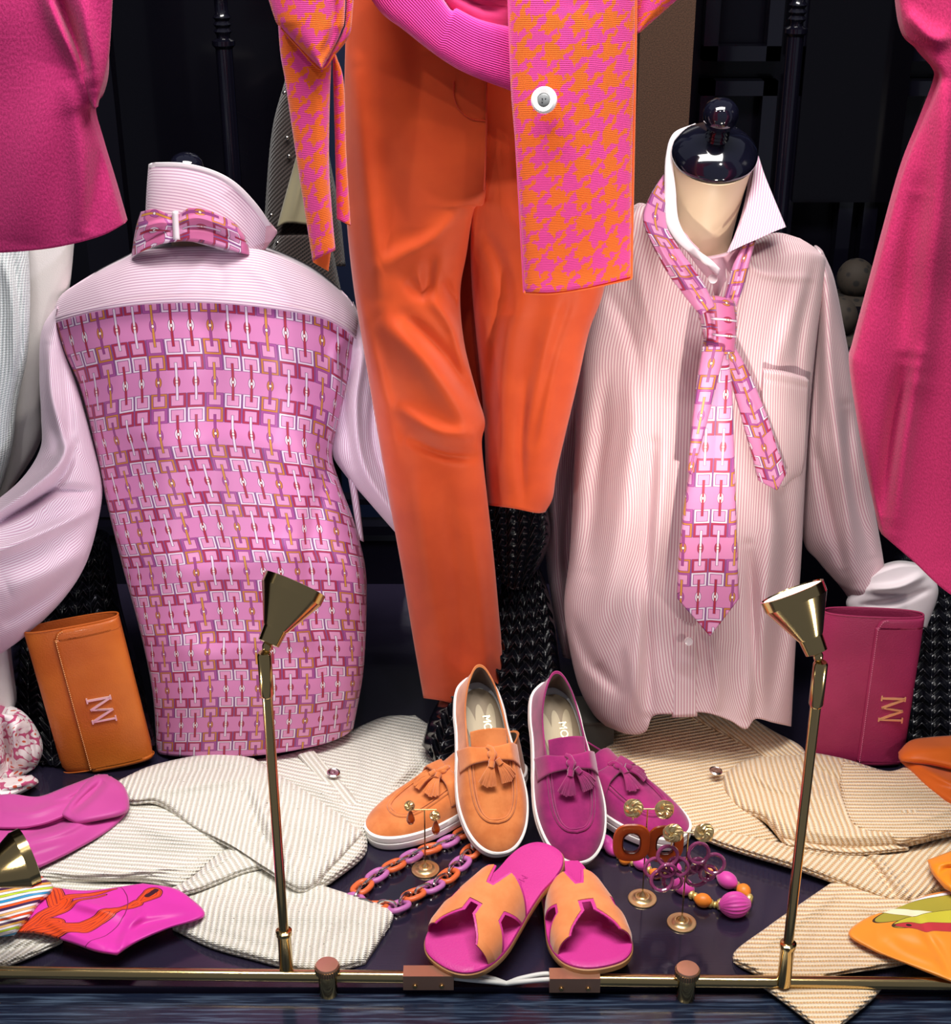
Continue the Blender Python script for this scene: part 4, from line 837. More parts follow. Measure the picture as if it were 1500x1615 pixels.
def make_loafer(label, col, dark, tag_, tassel_spread=0.0):
    t = thing('suede_loafer', label, 'loafer'); sd = suede(tag_+'_suede', col, dark)
    M.setdefault('sole_white', Mat('white_rubber', '#f3f1ec', .45).mat); M.setdefault('lining', cloth('brown_shoe_lining', '#6f5540', '#5f4836', bump=.3))
    M.setdefault('insole', Mat('beige_insole', '#8f7b60', .5).mat); M.setdefault('insole_light', Mat('pale_insole_print', '#b5a382', .45).mat)
    sc = closed_curve(SOLE, 6); n = len(sc); cen = np.array([0, 13.5*cm])
    # sole: two stacked rubber layers
    def ring(k, off, z): return np.column_stack([cen+(sc-cen)*k+np.sign(sc-cen)*off, np.full(n, z)])
    lv = [ring(.97, 0, 0), ring(1.0, .0012, .002), ring(1.0, .0028, .009), ring(1.0, .0028, .0135), ring(1.0, .0008, .0148), ring(1.0, .0008, .0158), ring(1.0, .0026, .017), ring(1.0, .0026, .0245), ring(1.0, .001, .0262), ring(.95, 0, .0262)]
    V = np.vstack(lv); fs = [(i*n+j, i*n+(j+1) % n, (i+1)*n+(j+1) % n, (i+1)*n+j) for i in range(len(lv)-1) for j in range(n)]
    fs += [tuple(range(n-1, -1, -1)), tuple((len(lv)-1)*n+j for j in range(n))]
    MB().add(V, fs).build('sole', M['sole_white'], t, world=False)
    # upper walls
    tc = closed_curve(TOP, 6); B3 = np.column_stack([sc, np.full(n, .0255)]); K = 14; rows = []
    for i in range(K):
        k = i/(K-1); a = math.sin(k*math.pi/2); bz = 1-math.cos(k*math.pi/2)
        heel = np.clip((sc[:, 1]-.12)/.06, 0, 1)[:, None]
        h = (1-heel)*(k*.45+bz*.55)+heel*(k*.85+.15*bz); v_ = (1-heel)*(k*.35+a*.65)+heel*(k*.9+.1*a)
        xy = B3[:, :2]*(1-h)+tc[:, :2]*h; z = B3[:, 2:]*(1-v_)+tc[:, 2:]*v_
        rows.append(np.hstack([xy, z]))
    inner = []                                       # turned-over lip and lining down to the insole
    dirc = (tc[:, :2]-cen); dirc /= np.linalg.norm(dirc, axis=1, keepdims=True)
    rows.append(np.hstack([tc[:, :2]-dirc*.0012, tc[:, 2:]+.0012])); rows.append(np.hstack([tc[:, :2]-dirc*.003, tc[:, 2:]+.0002]))
    V = np.vstack(rows); R_ = len(rows)
    MB().add(V, [(i*n+j, i*n+(j+1) % n, (i+1)*n+(j+1) % n, (i+1)*n+j) for i in range(R_-1) for j in range(n)]).build('upper', sd, t, world=False, sharp=60)
    li = [rows[-1]]
    for k in (.3, .65, 1.0):
        xy = tc[:, :2]-dirc*.0035*(1-k)+(B3[:, :2]*.93+cen*.07-tc[:, :2])*k*.8; li.append(np.hstack([xy, tc[:, 2:]*(1-k)+.028*k]))
    V = np.vstack(li); MB().add(V, [(i*n+j, i*n+(j+1) % n, (i+1)*n+(j+1) % n, (i+1)*n+j) for i in range(3) for j in range(n)]).build('lining', M['lining'], t, world=False, sharp=60)
    # heel edge piping
    back = [tuple(q+np.array([0, 0, .001])) for q in np.vstack([tc]) if q[1] > .135]
    right = sorted([q for q in back if q[0] >= 0], key=lambda q: q[1]); left = sorted([q for q in back if q[0] < 0], key=lambda q: -q[1])
    MB().tube(right+left, .0014, 6).build('top_edge_piping', sd, t, world=False)
    # insole
    nr = 9; V = []; 
    for k in np.linspace(0.02, 1, nr): q = cen+(sc*.86+cen*.14-cen)*k; V.append(np.column_stack([q, np.full(n, .0300-.001*k)]))
    io = MB().add(np.vstack(V), [(i*n+j, i*n+(j+1) % n, (i+1)*n+(j+1) % n, (i+1)*n+j) for i in range(nr-1) for j in range(n)]+[tuple(range(n))]).build('insole', M['insole'], t, world=False)
    mb = MB()
    for k, (dx, a) in enumerate([(-1.5, .16), (-.1, .02), (1.3, -.12)]):
        th = np.linspace(0, 2*math.pi, 28, endpoint=False); x = .85*np.cos(th)*cm; y = 4.2*np.sin(th)*cm
        P2 = np.column_stack([dx*cm+x*math.cos(a)-y*math.sin(a), 19.6*cm+x*math.sin(a)+y*math.cos(a), np.full(28, .0306+k*.00015)]); mb.add(P2, [tuple(range(28))])
    mb.build('insole_print', M['insole_light'], io, smooth=False, world=False)
    tm = text_mesh('MO', .017, .0001); tm.materials.append(M['gold']); o = bpy.data.objects.new('lettering', tm); COL.objects.link(o); o.parent = io; o.location = (.008, .205, .0313); o.rotation_euler = (0, 0, -math.pi/2)
    # apron plug with U seam, continuing into the tongue
    nu, nv = 41, 60; Fg = np.zeros((nv, nu, 3)); ys = np.linspace(4.2, 17.6, nv)
    half = [q for q in TOP]
    dense = resample(np.array(TOP), 200); tongue = lambda y: 2.75-.15*max(0, y-13.5)/4
    for i, y in enumerate(ys):
        if y < 13.2:
            c_ = dense[:100]; hw = np.interp(y, c_[:, 1], c_[:, 0]); hz = np.interp(y, c_[:, 1], c_[:, 2])
        else:
            k = min(1, (y-13.2)/1.6); hw = 3.35*(1-k)+2.8*k-.06*(y-13.2)*0; hz = 6.1+.42*(y-13.2)
        for j in range(nu):
            s_ = -1+2*j/(nu-1); cr = (.55 if y > 6 else .25+.3*(y-4.2)/1.8)+.25*max(0, (y-9)/8)
            Fg[i, j] = (hw*s_*cm, y*cm, (hz+cr*(1-abs(s_)**2.2)-.12)*cm)
    Bg = Fg.copy(); Bg[..., 2] -= .0022
    Vv, Q, uu = shell(Fg, Bg, arcuv(Fg)); link('apron_and_tongue', mesh_np('apron_and_tongue', Vv, Q, uu), sd, t, world=False)
    seam = [(q[0]*cm, q[1]*cm, q[2]*cm+.0006) for q in dense if q[1] < 13.3][:105]
    seam2 = [(-a, b, c) for a, b, c in seam][::-1]
    MB().tube(seam2+seam[1:], .0027, 8).build('apron_seam', sd, t, world=False)
    seam3 = [(a*.86, b+.0035*(1-abs(a)/.034), c+.0018) for a, b, c in (seam2+seam[1:])]
    MB().tube(seam3, .0013, 6).build('stitched_ridge', sd, t, world=False)
    # strap across the instep
    nu, nv = 50, 12; Fg = np.zeros((nv, nu, 3))
    for j in range(nu):
        s_ = -1+2*j/(nu-1); a = abs(s_)
        x = 4.75*s_; hz = 7.3-.35*a**2-(max(0, a-.62)/.38)**1.6*2.7
        for i in range(nv):
            yy = 12.9+(i/(nv-1))*(2.1+1.0*a**2)-.6*a**2*(1-i/(nv-1)); e = math.sin(math.pi*i/(nv-1))**.3 if 0 < i < nv-1 else 0
            Fg[i, j] = (x*cm, yy*cm, (hz+.12*e+.18)*cm+.10*cm*(i/(nv-1)))
    Bg = Fg.copy(); Bg[..., 2] -= .0035
    Vv, Q, uu = shell(Fg, Bg, arcuv(Fg)); link('strap', mesh_np('strap', Vv, Q, uu), sd, t, world=False)
    # knot and two tassels
    ks = MB(); ks.tube([(-.004, .150, .0755), (0, .146, .0795), (.002, .138, .080), (.0, .130, .0785), (-.003, .125, .075)], .0042, 8, n=14); ks.ell((.001, .137, .0785), (.0075, .0075, .0045), 14, 8); kn = ks.build('knot', sd, t, world=False)
    rnd = random.Random(3)
    for k, (ang, ln) in enumerate([(-.30+tassel_spread*.1, .036), (.55+tassel_spread, .036)]):
        mb = MB(); ox, oy = (-.001, .126) if k == 0 else (.007, .128)
        d = Vector((math.sin(ang), -math.cos(ang), 0)); side = Vector((d.y, -d.x, 0))
        def zt(y, x): return (np.interp(y/cm, [4, 6, 8, 10.5, 13], [4.5, 4.75, 5.2, 6.0, 6.9])-.35*(x/.03)**2)*cm+.006
        mb.tube([(ox, oy, zt(oy, ox)+.006), (ox+d.x*.009, oy+d.y*.009, zt(oy+d.y*.009, ox)+.006)], .0050, 10)
        for f in range(9):
            sp = (f-4)/4; a0 = Vector((ox, oy, 0))+d*.008+side*sp*.0035; a1 = Vector((ox, oy, 0))+d*(ln*(1-.12*abs(sp)))+side*sp*.0125
            p_ = [(a0.x, a0.y, zt(a0.y, a0.x)+.0055), ((a0.x+a1.x)/2, (a0.y+a1.y)/2, zt((a0.y+a1.y)/2, a0.x)+.005+rnd.uniform(0, .002)), (a1.x, a1.y, zt(a1.y, a1.x)+rnd.uniform(-.001, .002))]
            mb.tube(p_, [.0017, .0019, .0022], 5)
        mb.build('tassel', sd, t, world=False)
    return t
def place(o, px, z, pitch, yaw, roll=0):
    p = FV(px[0], px[1], z); o.location = p; o.rotation_euler = (math.radians(pitch), math.radians(roll), math.radians(yaw)); return o
lo = make_loafer('orange suede tassel loafer propped heel-up in front, toe towards the viewer', '#d9844a', '#c56e38', 'orange')
place(lo, (787, 1352), .004, 36, 10, 0)
lo2 = copy_tree(lo); lo2['label'] = 'orange suede tassel loafer lying on its sole behind, toe to the left'; place(lo2, (583, 1330), .0, 4, -58, 0)
lp_ = make_loafer('purple-magenta suede tassel loafer propped heel-up in front, toe towards the viewer', '#a0266a', '#821a5a', 'plum', .1)
place(lp_, (910, 1366), .004, 38, 10, 0)
lp2 = copy_tree(lp_); lp2['label'] = 'purple-magenta suede tassel loafer lying behind its pair, toe to the right'; place(lp2, (1078, 1335), .0, 4, 48, 0)

# ---------------------------------------------------------------- sandals
SS = [(0.3, 0), (2.9, .5), (4.8, 2.1), (5.7, 4.6), (5.8, 7.4), (5.2, 10.8), (4.5, 14.3), (4.0, 18), (4.05, 21), (3.6, 23.7), (2.2, 25.5), (0, 26)]
def make_sandal(label, mirror=1):
    t = thing('slide_sandal', label, 'sandal')
    M.setdefault('fuchsia', leather('fuchsia_leather', '#c9388e', '#be2f84', 500, .5, .05)); M.setdefault('tan_edge', Mat('tan_leather_edge', '#a8794c', .55).mat); M.setdefault('tan_dark', Mat('brown_heel_stack', '#7a4f3c', .5).mat)
    M.setdefault('peach', suede('peach_suede', '#e08c54', '#d47d46')); M.setdefault('fuchsia_dk', Mat('pressed_lettering', '#b52280', .6).mat)
    sc = closed_curve(SS, 6); sc[:, 0] *= mirror; n = len(sc); cen = np.array([0, .125])
    def lev(ks):
        V = np.vstack([np.column_stack([cen+(sc-cen)*k+np.sign(sc-cen)*0, z+0*sc[:, 0]+.0*sc[:, 1]]) for k, z in ks])
        return V, [(i*n+j, i*n+(j+1) % n, (i+1)*n+(j+1) % n, (i+1)*n+j) for i in range(len(ks)-1) for j in range(n)]+[tuple(range(n-1, -1, -1)), tuple((len(ks)-1)*n+j for j in range(n))]
    V, f = lev([(.975, 0), (.995, .001), (1.0, .004), (1.0, .0085), (.99, .0095)]); MB().add(V, f).build('outsole', M['tan_edge'], t, world=False)
    V, f = lev([(.985, .0095), (.985, .0125), (.97, .014), (.90, .0142), (.5, .0136), (.05, .0136)]); fb = MB().add(V, f).build('footbed', M['fuchsia'], t, world=False)
    # heel block
    hp = sc[sc[:, 1] > .185]; hp = hp[np.argsort(np.arctan2(hp[:, 1]-.215, hp[:, 0]))]; c0 = hp.mean(0)
    ang = np.arctan2(hp[:, 1]-c0[1], hp[:, 0]-c0[0]); hp = hp[np.argsort(ang)]; k = len(hp)
    V = np.vstack([np.column_stack([hp*.985+c0*.015, np.full(k, z)]) for z in (-.011, .0005)])
    MB().add(V, [(j, (j+1) % k, k+(j+1) % k, k+j) for j in range(k)]+[tuple(range(k-1, -1, -1)), tuple(range(k, 2*k))]).build('heel', M['tan_dark'], t, smooth=False, world=False)
    tm = text_mesh('MO', .015, .00015); tm.materials.append(M['fuchsia_dk']); o = bpy.data.objects.new('pressed_lettering', tm); COL.objects.link(o); o.parent = fb; o.location = (0.002*mirror, .178, .0142); o.rotation_euler = (0, 0, math.pi+math.pi/2)
    # H-shaped cut-out strap arched over the foot
    def inH(x, y, g):                                  # x: -1..1 across, y: 0 (toe side) .. 1 (heel side); g grows the cut-outs
        toe = (np.abs(x) < .11+g+1.35*np.clip(.28-y, 0, 1)) & (y < .44+g*.6)
        heel = (np.abs(x) < .06+g+.14*(y-.72)/.28) & (y > .72-g*.6)
        win = (np.abs(x) > .50-g) & (np.abs(y-.47) < .07+.36*(np.abs(x)-.50)+g*.5)
        # outline: toe edge bows, heel edge shoulders
        out = (y > 1.0-.22*np.clip(np.abs(x)-.2, 0, 1)**1.2)
        return ~(toe | heel | win | out)
    def pos(x, y, lift):
        yy = 3.6+y*11.2; yy = yy+0*x
        w_ = np.interp(yy, [q[1] for q in SS[:8]], [q[0] for q in SS[:8]])-.1
        th = x*math.pi/2*.98; hgt = np.interp(y, [0, .5, 1], [3.9, 5.1, 5.6])
        X_ = w_*np.sign(np.sin(th))*np.abs(np.sin(th))**.9; Z = 1.0+hgt*np.abs(np.cos(th))**.75
        return np.stack([X_*mirror*cm, yy*cm, Z*cm+lift*np.cos(th)], -1), th
    for nm, mat, g, lift, thk in (('strap_lining', M['fuchsia'], -.032, 0, .0016), ('cutout_strap', M['peach'], .0, .0016, .0014)):
        nx, ny = 260, 200; xs = np.linspace(-1, 1, nx); yv = np.linspace(0, 1, ny); XX, YY = np.meshgrid(xs, yv)
        keep = inH(XX, YY, g)
        if g < 0: 
            k0 = inH(XX, YY, 0.0); kk = k0.copy()
            for _ in range(7):
                z_ = kk.copy(); z_[1:] |= kk[:-1]; z_[:-1] |= kk[1:]; z_[:, 1:] |= kk[:, :-1]; z_[:, :-1] |= kk[:, 1:]; kk = z_
            keep = kk
        G3, th = pos(XX, YY, lift); idx = -np.ones(keep.shape, int)
        cell = keep[:-1, :-1] & keep[1:, :-1] & keep[1:, 1:] & keep[:-1, 1:]
        use = np.zeros_like(keep); use[:-1, :-1] |= cell; use[1:, :-1] |= cell; use[1:, 1:] |= cell; use[:-1, 1:] |= cell
        idx[use] = np.arange(use.sum()); nrm = np.stack([np.sin(th)*mirror, 0*th, np.cos(th)], -1)
        top = G3[use]; bot = (G3-nrm*thk)[use]; N = len(top); a = idx[:-1, :-1][cell]; b_ = idx[:-1, 1:][cell]; c_ = idx[1:, 1:][cell]; d_ = idx[1:, :-1][cell]
        Q = [np.stack([a, b_, c_, d_], 1), np.stack([d_, c_, b_, a], 1)+N]
        cp = np.pad(cell, 1)
        for (dy, dx, p0, p1) in ((-1, 0, (0, 1), (0, 0)), (1, 0, (1, 0), (1, 1)), (0, -1, (0, 0), (1, 0)), (0, 1, (1, 1), (0, 1))):
            e = cell & ~cp[1+dy:cp.shape[0]-1+dy, 1+dx:cp.shape[1]-1+dx]; yy, xx = np.nonzero(e)
            i0 = idx[yy+p0[0], xx+p0[1]]; i1 = idx[yy+p1[0], xx+p1[1]]; Q.append(np.stack([i0, i1, i1+N, i0+N], 1))
        me = mesh_np(nm, np.vstack([top, bot]), np.vstack(Q)); bm = bmesh.new(); bm.from_mesh(me); bmesh.ops.recalc_face_normals(bm, faces=bm.faces); bm.to_mesh(me); bm.free(); me.set_sharp_from_angle(angle=math.radians(50))
        link(nm, me, mat, t, world=False)
    return t
s1 = make_sandal('peach and fuchsia cut-out slide sandal on the left, its heel resting on the other sandal', 1); place(s1, (698, 1534), .026, 10, -38, 0)
s2 = make_sandal('peach and fuchsia cut-out slide sandal lying flat on the right', -1); place(s2, (950, 1537), .027, -3.4, 12, 0)
# ---------------------------------------------------------------- chain necklace
M['lilac'] = Mat('lilac_resin', '#b76aa8', .35).mat; M['rust'] = Mat('orange_resin', '#d9673a', .35).mat
def oval_link(c, d, up, L, W, r, seg=10, n=26):
    """one oval link: long axis d, its plane holding d and up x d"""
    d = Vector(d).normalized(); up = Vector(up); sd = d.cross(up).normalized(); c = Vector(c)
    a = np.linspace(0, 2*math.pi, n, endpoint=False); p = []
    for q in a:
        x = math.cos(q); y = math.sin(q); k = (abs(x)**2.6+abs(y)**2.6)**(-1/2.6)
        p.append(tuple(c+d*(x*k*L/2)+sd*(y*k*W/2)))
    return MB().tube(p, r, seg, closed=True)
path = [(738, 1316), (715, 1330), (690, 1342), (662, 1351), (634, 1366), (607, 1380), (584, 1396), (566, 1412), (561, 1427), (576, 1436), (604, 1437), (628, 1437), (648, 1421), (672, 1411), (697, 1397), (716, 1380), (733, 1362), (748, 1344), (752, 1335)]
ch = thing('chain_necklace', 'chunky link necklace alternating orange, lilac and silver links, looped beside the orange loafer', 'necklace', tuple(FV(640, 1400, 0)))
q = resample([tuple(FV(u, v, .0)) for u, v in path], 400); s_ = np.r_[0, np.cumsum(np.linalg.norm(np.diff(q, axis=0), axis=1))]
tot = s_[-1]; nl = int(tot/.0165)
for i in range(nl):
    x = (i+.5)*tot/nl; c = np.array([np.interp(x, s_, q[:, k]) for k in range(3)]); e = np.array([np.interp(min(tot, x+.004), s_, q[:, k])-np.interp(x-.004, s_, q[:, k]) for k in range(3)])
    if i % 2 == 0:
        mt = M['rust'] if (i//2) % 2 == 0 else M['lilac']; r = .0036; up = Vector((0, .35, 1)); c[2] = .0085; r = .0044
        oval_link(c, e, up, .031, .0235, r).build('resin_link', mt, ch)
    else:
        up = Vector((e[1], -e[0], 0)).normalized()+Vector((0, 0, .55)); c[2] = .0095
        oval_link(c, e, up, .026, .015, .0026, 8).build('silver_link', M['silver'], ch)

# ---------------------------------------------------------------- bead necklace
m = Mat('fuchsia_thread_bead', '#cf3fa0', .5, sheen=.3); u, v = m.uv(); m.bump(m.noise(500), .3, .0005); M['bead_pink'] = m.mat
M['bead_orange'] = Mat('orange_bead', '#e8842c', .4).mat; M['bead_gold'] = Mat('beaded_gold_spacer', '#d8c077', .4, metal=.5).mat
bn = thing('bead_necklace', 'necklace of fuchsia and orange barrel beads with gold spacers lying under the purple earrings', 'necklace', tuple(FV(1110, 1400, 0)))
def bead(u, v, L, r, ang, mat, name='bead', ridged=False):
    c = FV(u, v, r*.95); seg = 40 if ridged else 22; prof = []
    for i in range(13):
        x = -1+2*i/12; prof.append((max(.0008, r*(1-abs(x)**2.3*.72)), x*L/2))
    mb = MB(); mb.lathe(prof, seg, (0, 0, 0), (math.cos(ang), math.sin(ang), 0))
    if ridged:
        ax = Vector((math.cos(ang), math.sin(ang), 0)); mb.V = [tuple((Vector(p)-ax*ax.dot(Vector(p)))*(1.03 if (i % seg) % 2 else .97)+ax*ax.dot(Vector(p))) for i, p in enumerate(mb.V)]
    mb.V = [(p[0]+c.x, p[1]+c.y, p[2]+c.z) for p in mb.V]; return mb.build(name, mat, bn, sharp=25 if ridged else 0)
for (u, v, L, r, a, k) in [(955, 1328, .030, .011, -.9, 'p'), (967, 1340, .030, .010, -.6, 'p'), (985, 1356, .018, .008, -.5, 'o'), (1012, 1362, .028, .010, -.5, 'p'), (1034, 1378, .02, .008, -.6, 'o'), (1062, 1368, .026, .010, -.5, 'p'),
                           (1078, 1398, .034, .0125, -.65, 'p'), (1109, 1420, .026, .0105, -.35, 'o'), (1159, 1427, .046, .0185, .12, 'P'), (1173, 1405, .024, .0105, 1.9, 'o'), (1147, 1388, .034, .0125, -.75, 'p'), (1122, 1374, .02, .009, -.5, 'o')]:
    bead(u, v, L, r, a, M['bead_orange'] if k == 'o' else M['bead_pink'], 'barrel_bead' if k != 'P' else 'large_ridged_bead', k == 'P')
for (u, v, r) in [(976, 1349, .006), (998, 1360, .006), (1024, 1372, .006), (1050, 1374, .006), (1091, 1411, .007), (1097, 1414, .006), (1121, 1425, .0065), (1128, 1427, .005), (1136, 1426, .0085), (1182, 1418, .008), (1180, 1412, .006), (1163, 1397, .0065), (1134, 1381, .006)]:
    c = FV(u, v, r); MB().lathe([(r*.6, -r*.6), (r, -r*.2), (r, r*.2), (r*.6, r*.6)], 14, c, (.9, -.4, 0)).build('gold_spacer', M['bead_gold'], bn)

# ---------------------------------------------------------------- earring stands and earrings
def stand(label, base, topv, halfw, ubar=0):
    b = FV(base[0], base[1], 0); t = thing('earring_stand', label, 'earring stand', (b.x, b.y, 0))
    z = PV(base[0], topv, b.y).z
    MB().lathe([(.0205, 0), (.0212, .001), (.0208, .0022), (.0185, .0028), (.0165, .0022), (.013, .003), (.0105, .0062), (.0085, .0065), (.0075, .0045), (.0052, .0056), (.0045, .009), (.0022, .011), (.0012, .015)], 44).build('round_base', M['gold'], t, world=False)
    mb = MB(); mb.tube([(0, 0, .008), (0, 0, z)], .0011, 8); mb.build('stem', M['brass'], t, world=False)
    mb = MB(); mb.tube([(-halfw, 0, z), (halfw, 0, z)], .0010, 8); mb.build('crossbar', M['gold'], t, world=False)
    return b, z
def hammered(par, c, r, seed, tilt=(0, -1, .25)):
    rnd = random.Random(seed); rings = [(r, -.001), (r, .001), (r*.93, .0018)]; mb = MB()
    seg = 18; V = []; R = np.array(Vector((0, 0, 1)).rotation_difference(Vector(tilt).normalized()).to_matrix())
    rr = [r*1.0, r*1.0, r*.78, r*.52, r*.27]; zz = [-.001, .001, .0022, .003, .003]
    rim = [1+rnd.uniform(-.05, .05) for _ in range(seg)]
    for k in range(5):
        for j in range(seg):
            a = 2*math.pi*j/seg+k*.2; q = rr[k]*(rim[j] if k < 2 else 1+rnd.uniform(-.08, .08)); V.append((q*math.cos(a), q*math.sin(a), zz[k]+(rnd.uniform(-.0016, .0012) if k > 1 else 0)))
    V.append((0, 0, .002)); n = len(V)-1; fs = [(k*seg+j, k*seg+(j+1) % seg, (k+1)*seg+(j+1) % seg, (k+1)*seg+j) for k in range(4) for j in range(seg)]
    fs += [(4*seg+j, 4*seg+(j+1) % seg, n) for j in range(seg)]+[tuple(range(seg-1, -1, -1))]
    mb.add(np.array(V)@R.T+np.array(c), fs); return mb.build('hammered_disc', M['gold'], par, smooth=False)
M['rust_resin'] = Mat('rust_resin', '#b04a18', .3, coat=.4).mat; M['dark_edge'] = Mat('dark_brown_edge', '#3a1410', .3).mat
M['amber'] = Mat('amber_drop', '#b8510f', .12, trans=.45, coat=.5).mat
M['plum_resin'] = Mat('translucent_plum_resin', '#93406f', .15, trans=.15, coat=.5).mat
# small amber drops
b, z = stand('slender gold earring stand in front of the flat orange loafer', (671, 1372), 1277, .018)
for i, (u, v, lab) in enumerate([(646, 1271, 'gold earring with amber drop, left one on the stand by the orange loafer'), (686, 1287, 'gold earring with amber drop, right one on the stand by the orange loafer')]):
    c = PV(u, v, b.y-.004); e = thing('drop_earring', lab, 'earring', tuple(c))
    hammered(e, c, .0080, 10+i)
    mb = MB(); mb.lathe([(.0008, 0), (.0030, -.004), (.0062, -.014), (.0064, -.018), (.0045, -.023), (.0008, -.0255)], 20, (c.x+.001, c.y+.001, c.z-.0085)); mb.build('amber_drop', M['amber'], e)
# rust squares
b, z = stand('slender gold earring stand left, holding the rust ring earrings', (1013, 1418), 1276, .024)
def sq_ring(par, c, W, H, w_, h_, D, mat, name, off=0, rotz=0):
    n = 60; o = sup(n, W/2, H/2, 2.7); i_ = sup(n, w_/2, h_/2, 2.7); V = []
    prof = [(0, 0), (.08, -.8), (.35, -1), (.65, -1), (.92, -.8), (1, 0), (.92, .8), (.5, 1), (.08, .8)]
    for k, d in prof:
        q = o*(1-k)+i_*k
        x = q[:, 0]*math.cos(rotz); y = q[:, 0]*math.sin(rotz)+d*D/2
        V.append(np.column_stack([c[0]+x, c[1]+y+off, c[2]+q[:, 1]]))
    m_ = len(prof); V = np.vstack(V); return MB().add(V, [(k*n+j, k*n+(j+1) % n, ((k+1) % m_)*n+(j+1) % n, ((k+1) % m_)*n+j) for k in range(m_) for j in range(n)]).build(name, mat, par)
for i, (u, v, uc, vc, dy, lab) in enumerate([(999, 1275, 996, 1329, -.006, 'gold and rust ring earring, left one, its ring fully visible'), (1048, 1277, 1049, 1331, .004, 'gold and rust ring earring, right one, half hidden by the purple earring')]):
    c = PV(u, v, b.y-.004); e = thing('ring_earring', lab, 'earring', tuple(c), group='rust ring earrings')
    hammered(e, c, .0142, 20+i); cc = PV(uc, vc, b.y+dy)
    MB().tube([(c.x, c.y+.002, c.z-.011), (cc.x, cc.y, c.z-.019)], .0011, 8).build('loop', M['gold'], e)
    sq_ring(e, cc, .054, .066, .025, .034, .005, M['rust_resin'], 'resin_ring'); sq_ring(e, cc, .0262, .0352, .0235, .032, .006, M['dark_edge'], 'inner_edge', -.0004)
# purple clusters
b, z = stand('slender gold earring stand right, holding the purple ring cluster earrings', (1075, 1456), 1313, .024)
for i, (u, v, uc, vc, dy, rz, lab) in enumerate([(1062, 1314, 1052, 1372, -.006, .3, 'gold earring with cluster of plum rings, left one'), (1111, 1313, 1104, 1368, .002, -.2, 'gold earring with cluster of plum rings, right one under the bright gold disc')]):
    c = PV(u, v, b.y-.004); e = thing('cluster_earring', lab, 'earring', tuple(c), group='plum cluster earrings')
    hammered(e, c, .0142, 30+i); cc = PV(uc, vc, b.y+dy)
    MB().tube([(c.x, c.y+.002, c.z-.011), (c.x+(cc.x-c.x)*.4, cc.y, c.z-.020)], .0010, 8).build('loop', M['gold'], e)
    rn = random.Random(5+i)
    for k, (dx, dz, r) in enumerate([(0, .018, .0125), (-.015, .0, .0125), (.014, .002, .0125), (-.006, -.012, .0135), (.008, -.016, .0115), (0.0, .001, .010)] if i == 0 else [(-.003, .020, .013), (-.017, .0, .0135), (.017, .006, .0125), (-.002, -.014, .0145), (.010, -.008, .010), (-.004, .003, .010)]):
        tl = Vector((rn.uniform(-.3, .3), -1, rn.uniform(-.1, .4))).normalized(); ax = tl.orthogonal().normalized(); ay = tl.cross(ax); jy = rn.uniform(-.005, .005)
        p = [tuple(Vector((cc.x+dx*1.15, cc.y+jy, cc.z+dz*1.25))+ax*(r*1.12*math.cos(a))+ay*(r*1.12*math.sin(a))) for a in np.linspace(0, 2*math.pi, 30, endpoint=False)]
        MB().tube(p, .0027, 8, closed=True).build('resin_ring', M['plum_resin'], e)

# ---------------------------------------------------------------- cream cardigan on the floor, left
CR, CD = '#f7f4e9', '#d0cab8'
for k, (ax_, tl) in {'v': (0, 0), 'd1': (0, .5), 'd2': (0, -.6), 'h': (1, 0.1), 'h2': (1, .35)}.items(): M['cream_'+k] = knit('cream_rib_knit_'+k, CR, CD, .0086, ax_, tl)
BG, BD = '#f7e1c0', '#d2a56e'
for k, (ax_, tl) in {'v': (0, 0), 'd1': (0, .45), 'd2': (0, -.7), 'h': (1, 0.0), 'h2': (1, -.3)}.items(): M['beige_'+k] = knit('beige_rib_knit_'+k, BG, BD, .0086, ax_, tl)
cc = thing('cream_cardigan', 'cream ribbed knit cardigan spread on the floor at left, beside the orange loafers', 'cardigan', tuple(FV(400, 1350, 0)))
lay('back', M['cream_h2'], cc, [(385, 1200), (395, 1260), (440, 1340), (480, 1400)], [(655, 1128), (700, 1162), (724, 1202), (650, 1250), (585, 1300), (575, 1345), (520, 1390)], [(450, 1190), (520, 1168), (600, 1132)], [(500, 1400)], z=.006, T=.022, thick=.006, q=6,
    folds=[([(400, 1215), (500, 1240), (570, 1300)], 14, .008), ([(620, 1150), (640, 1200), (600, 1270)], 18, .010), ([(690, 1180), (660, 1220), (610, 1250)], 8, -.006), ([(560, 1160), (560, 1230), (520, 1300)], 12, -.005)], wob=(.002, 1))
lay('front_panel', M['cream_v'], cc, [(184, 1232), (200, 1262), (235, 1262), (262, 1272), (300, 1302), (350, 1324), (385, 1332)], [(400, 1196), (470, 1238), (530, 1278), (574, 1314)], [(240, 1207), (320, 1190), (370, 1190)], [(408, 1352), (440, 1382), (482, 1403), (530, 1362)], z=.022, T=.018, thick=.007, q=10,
    folds=[([(230, 1250), (300, 1240), (400, 1225)], 8, .006), ([(215, 1240), (300, 1215), (380, 1210)], 7, -.005), ([(400, 1240), (430, 1310), (465, 1380)], 9, .008), ([(384, 1240), (410, 1310), (440, 1360)], 7, -.005)], wob=(.0015, 1.4), seed=2)
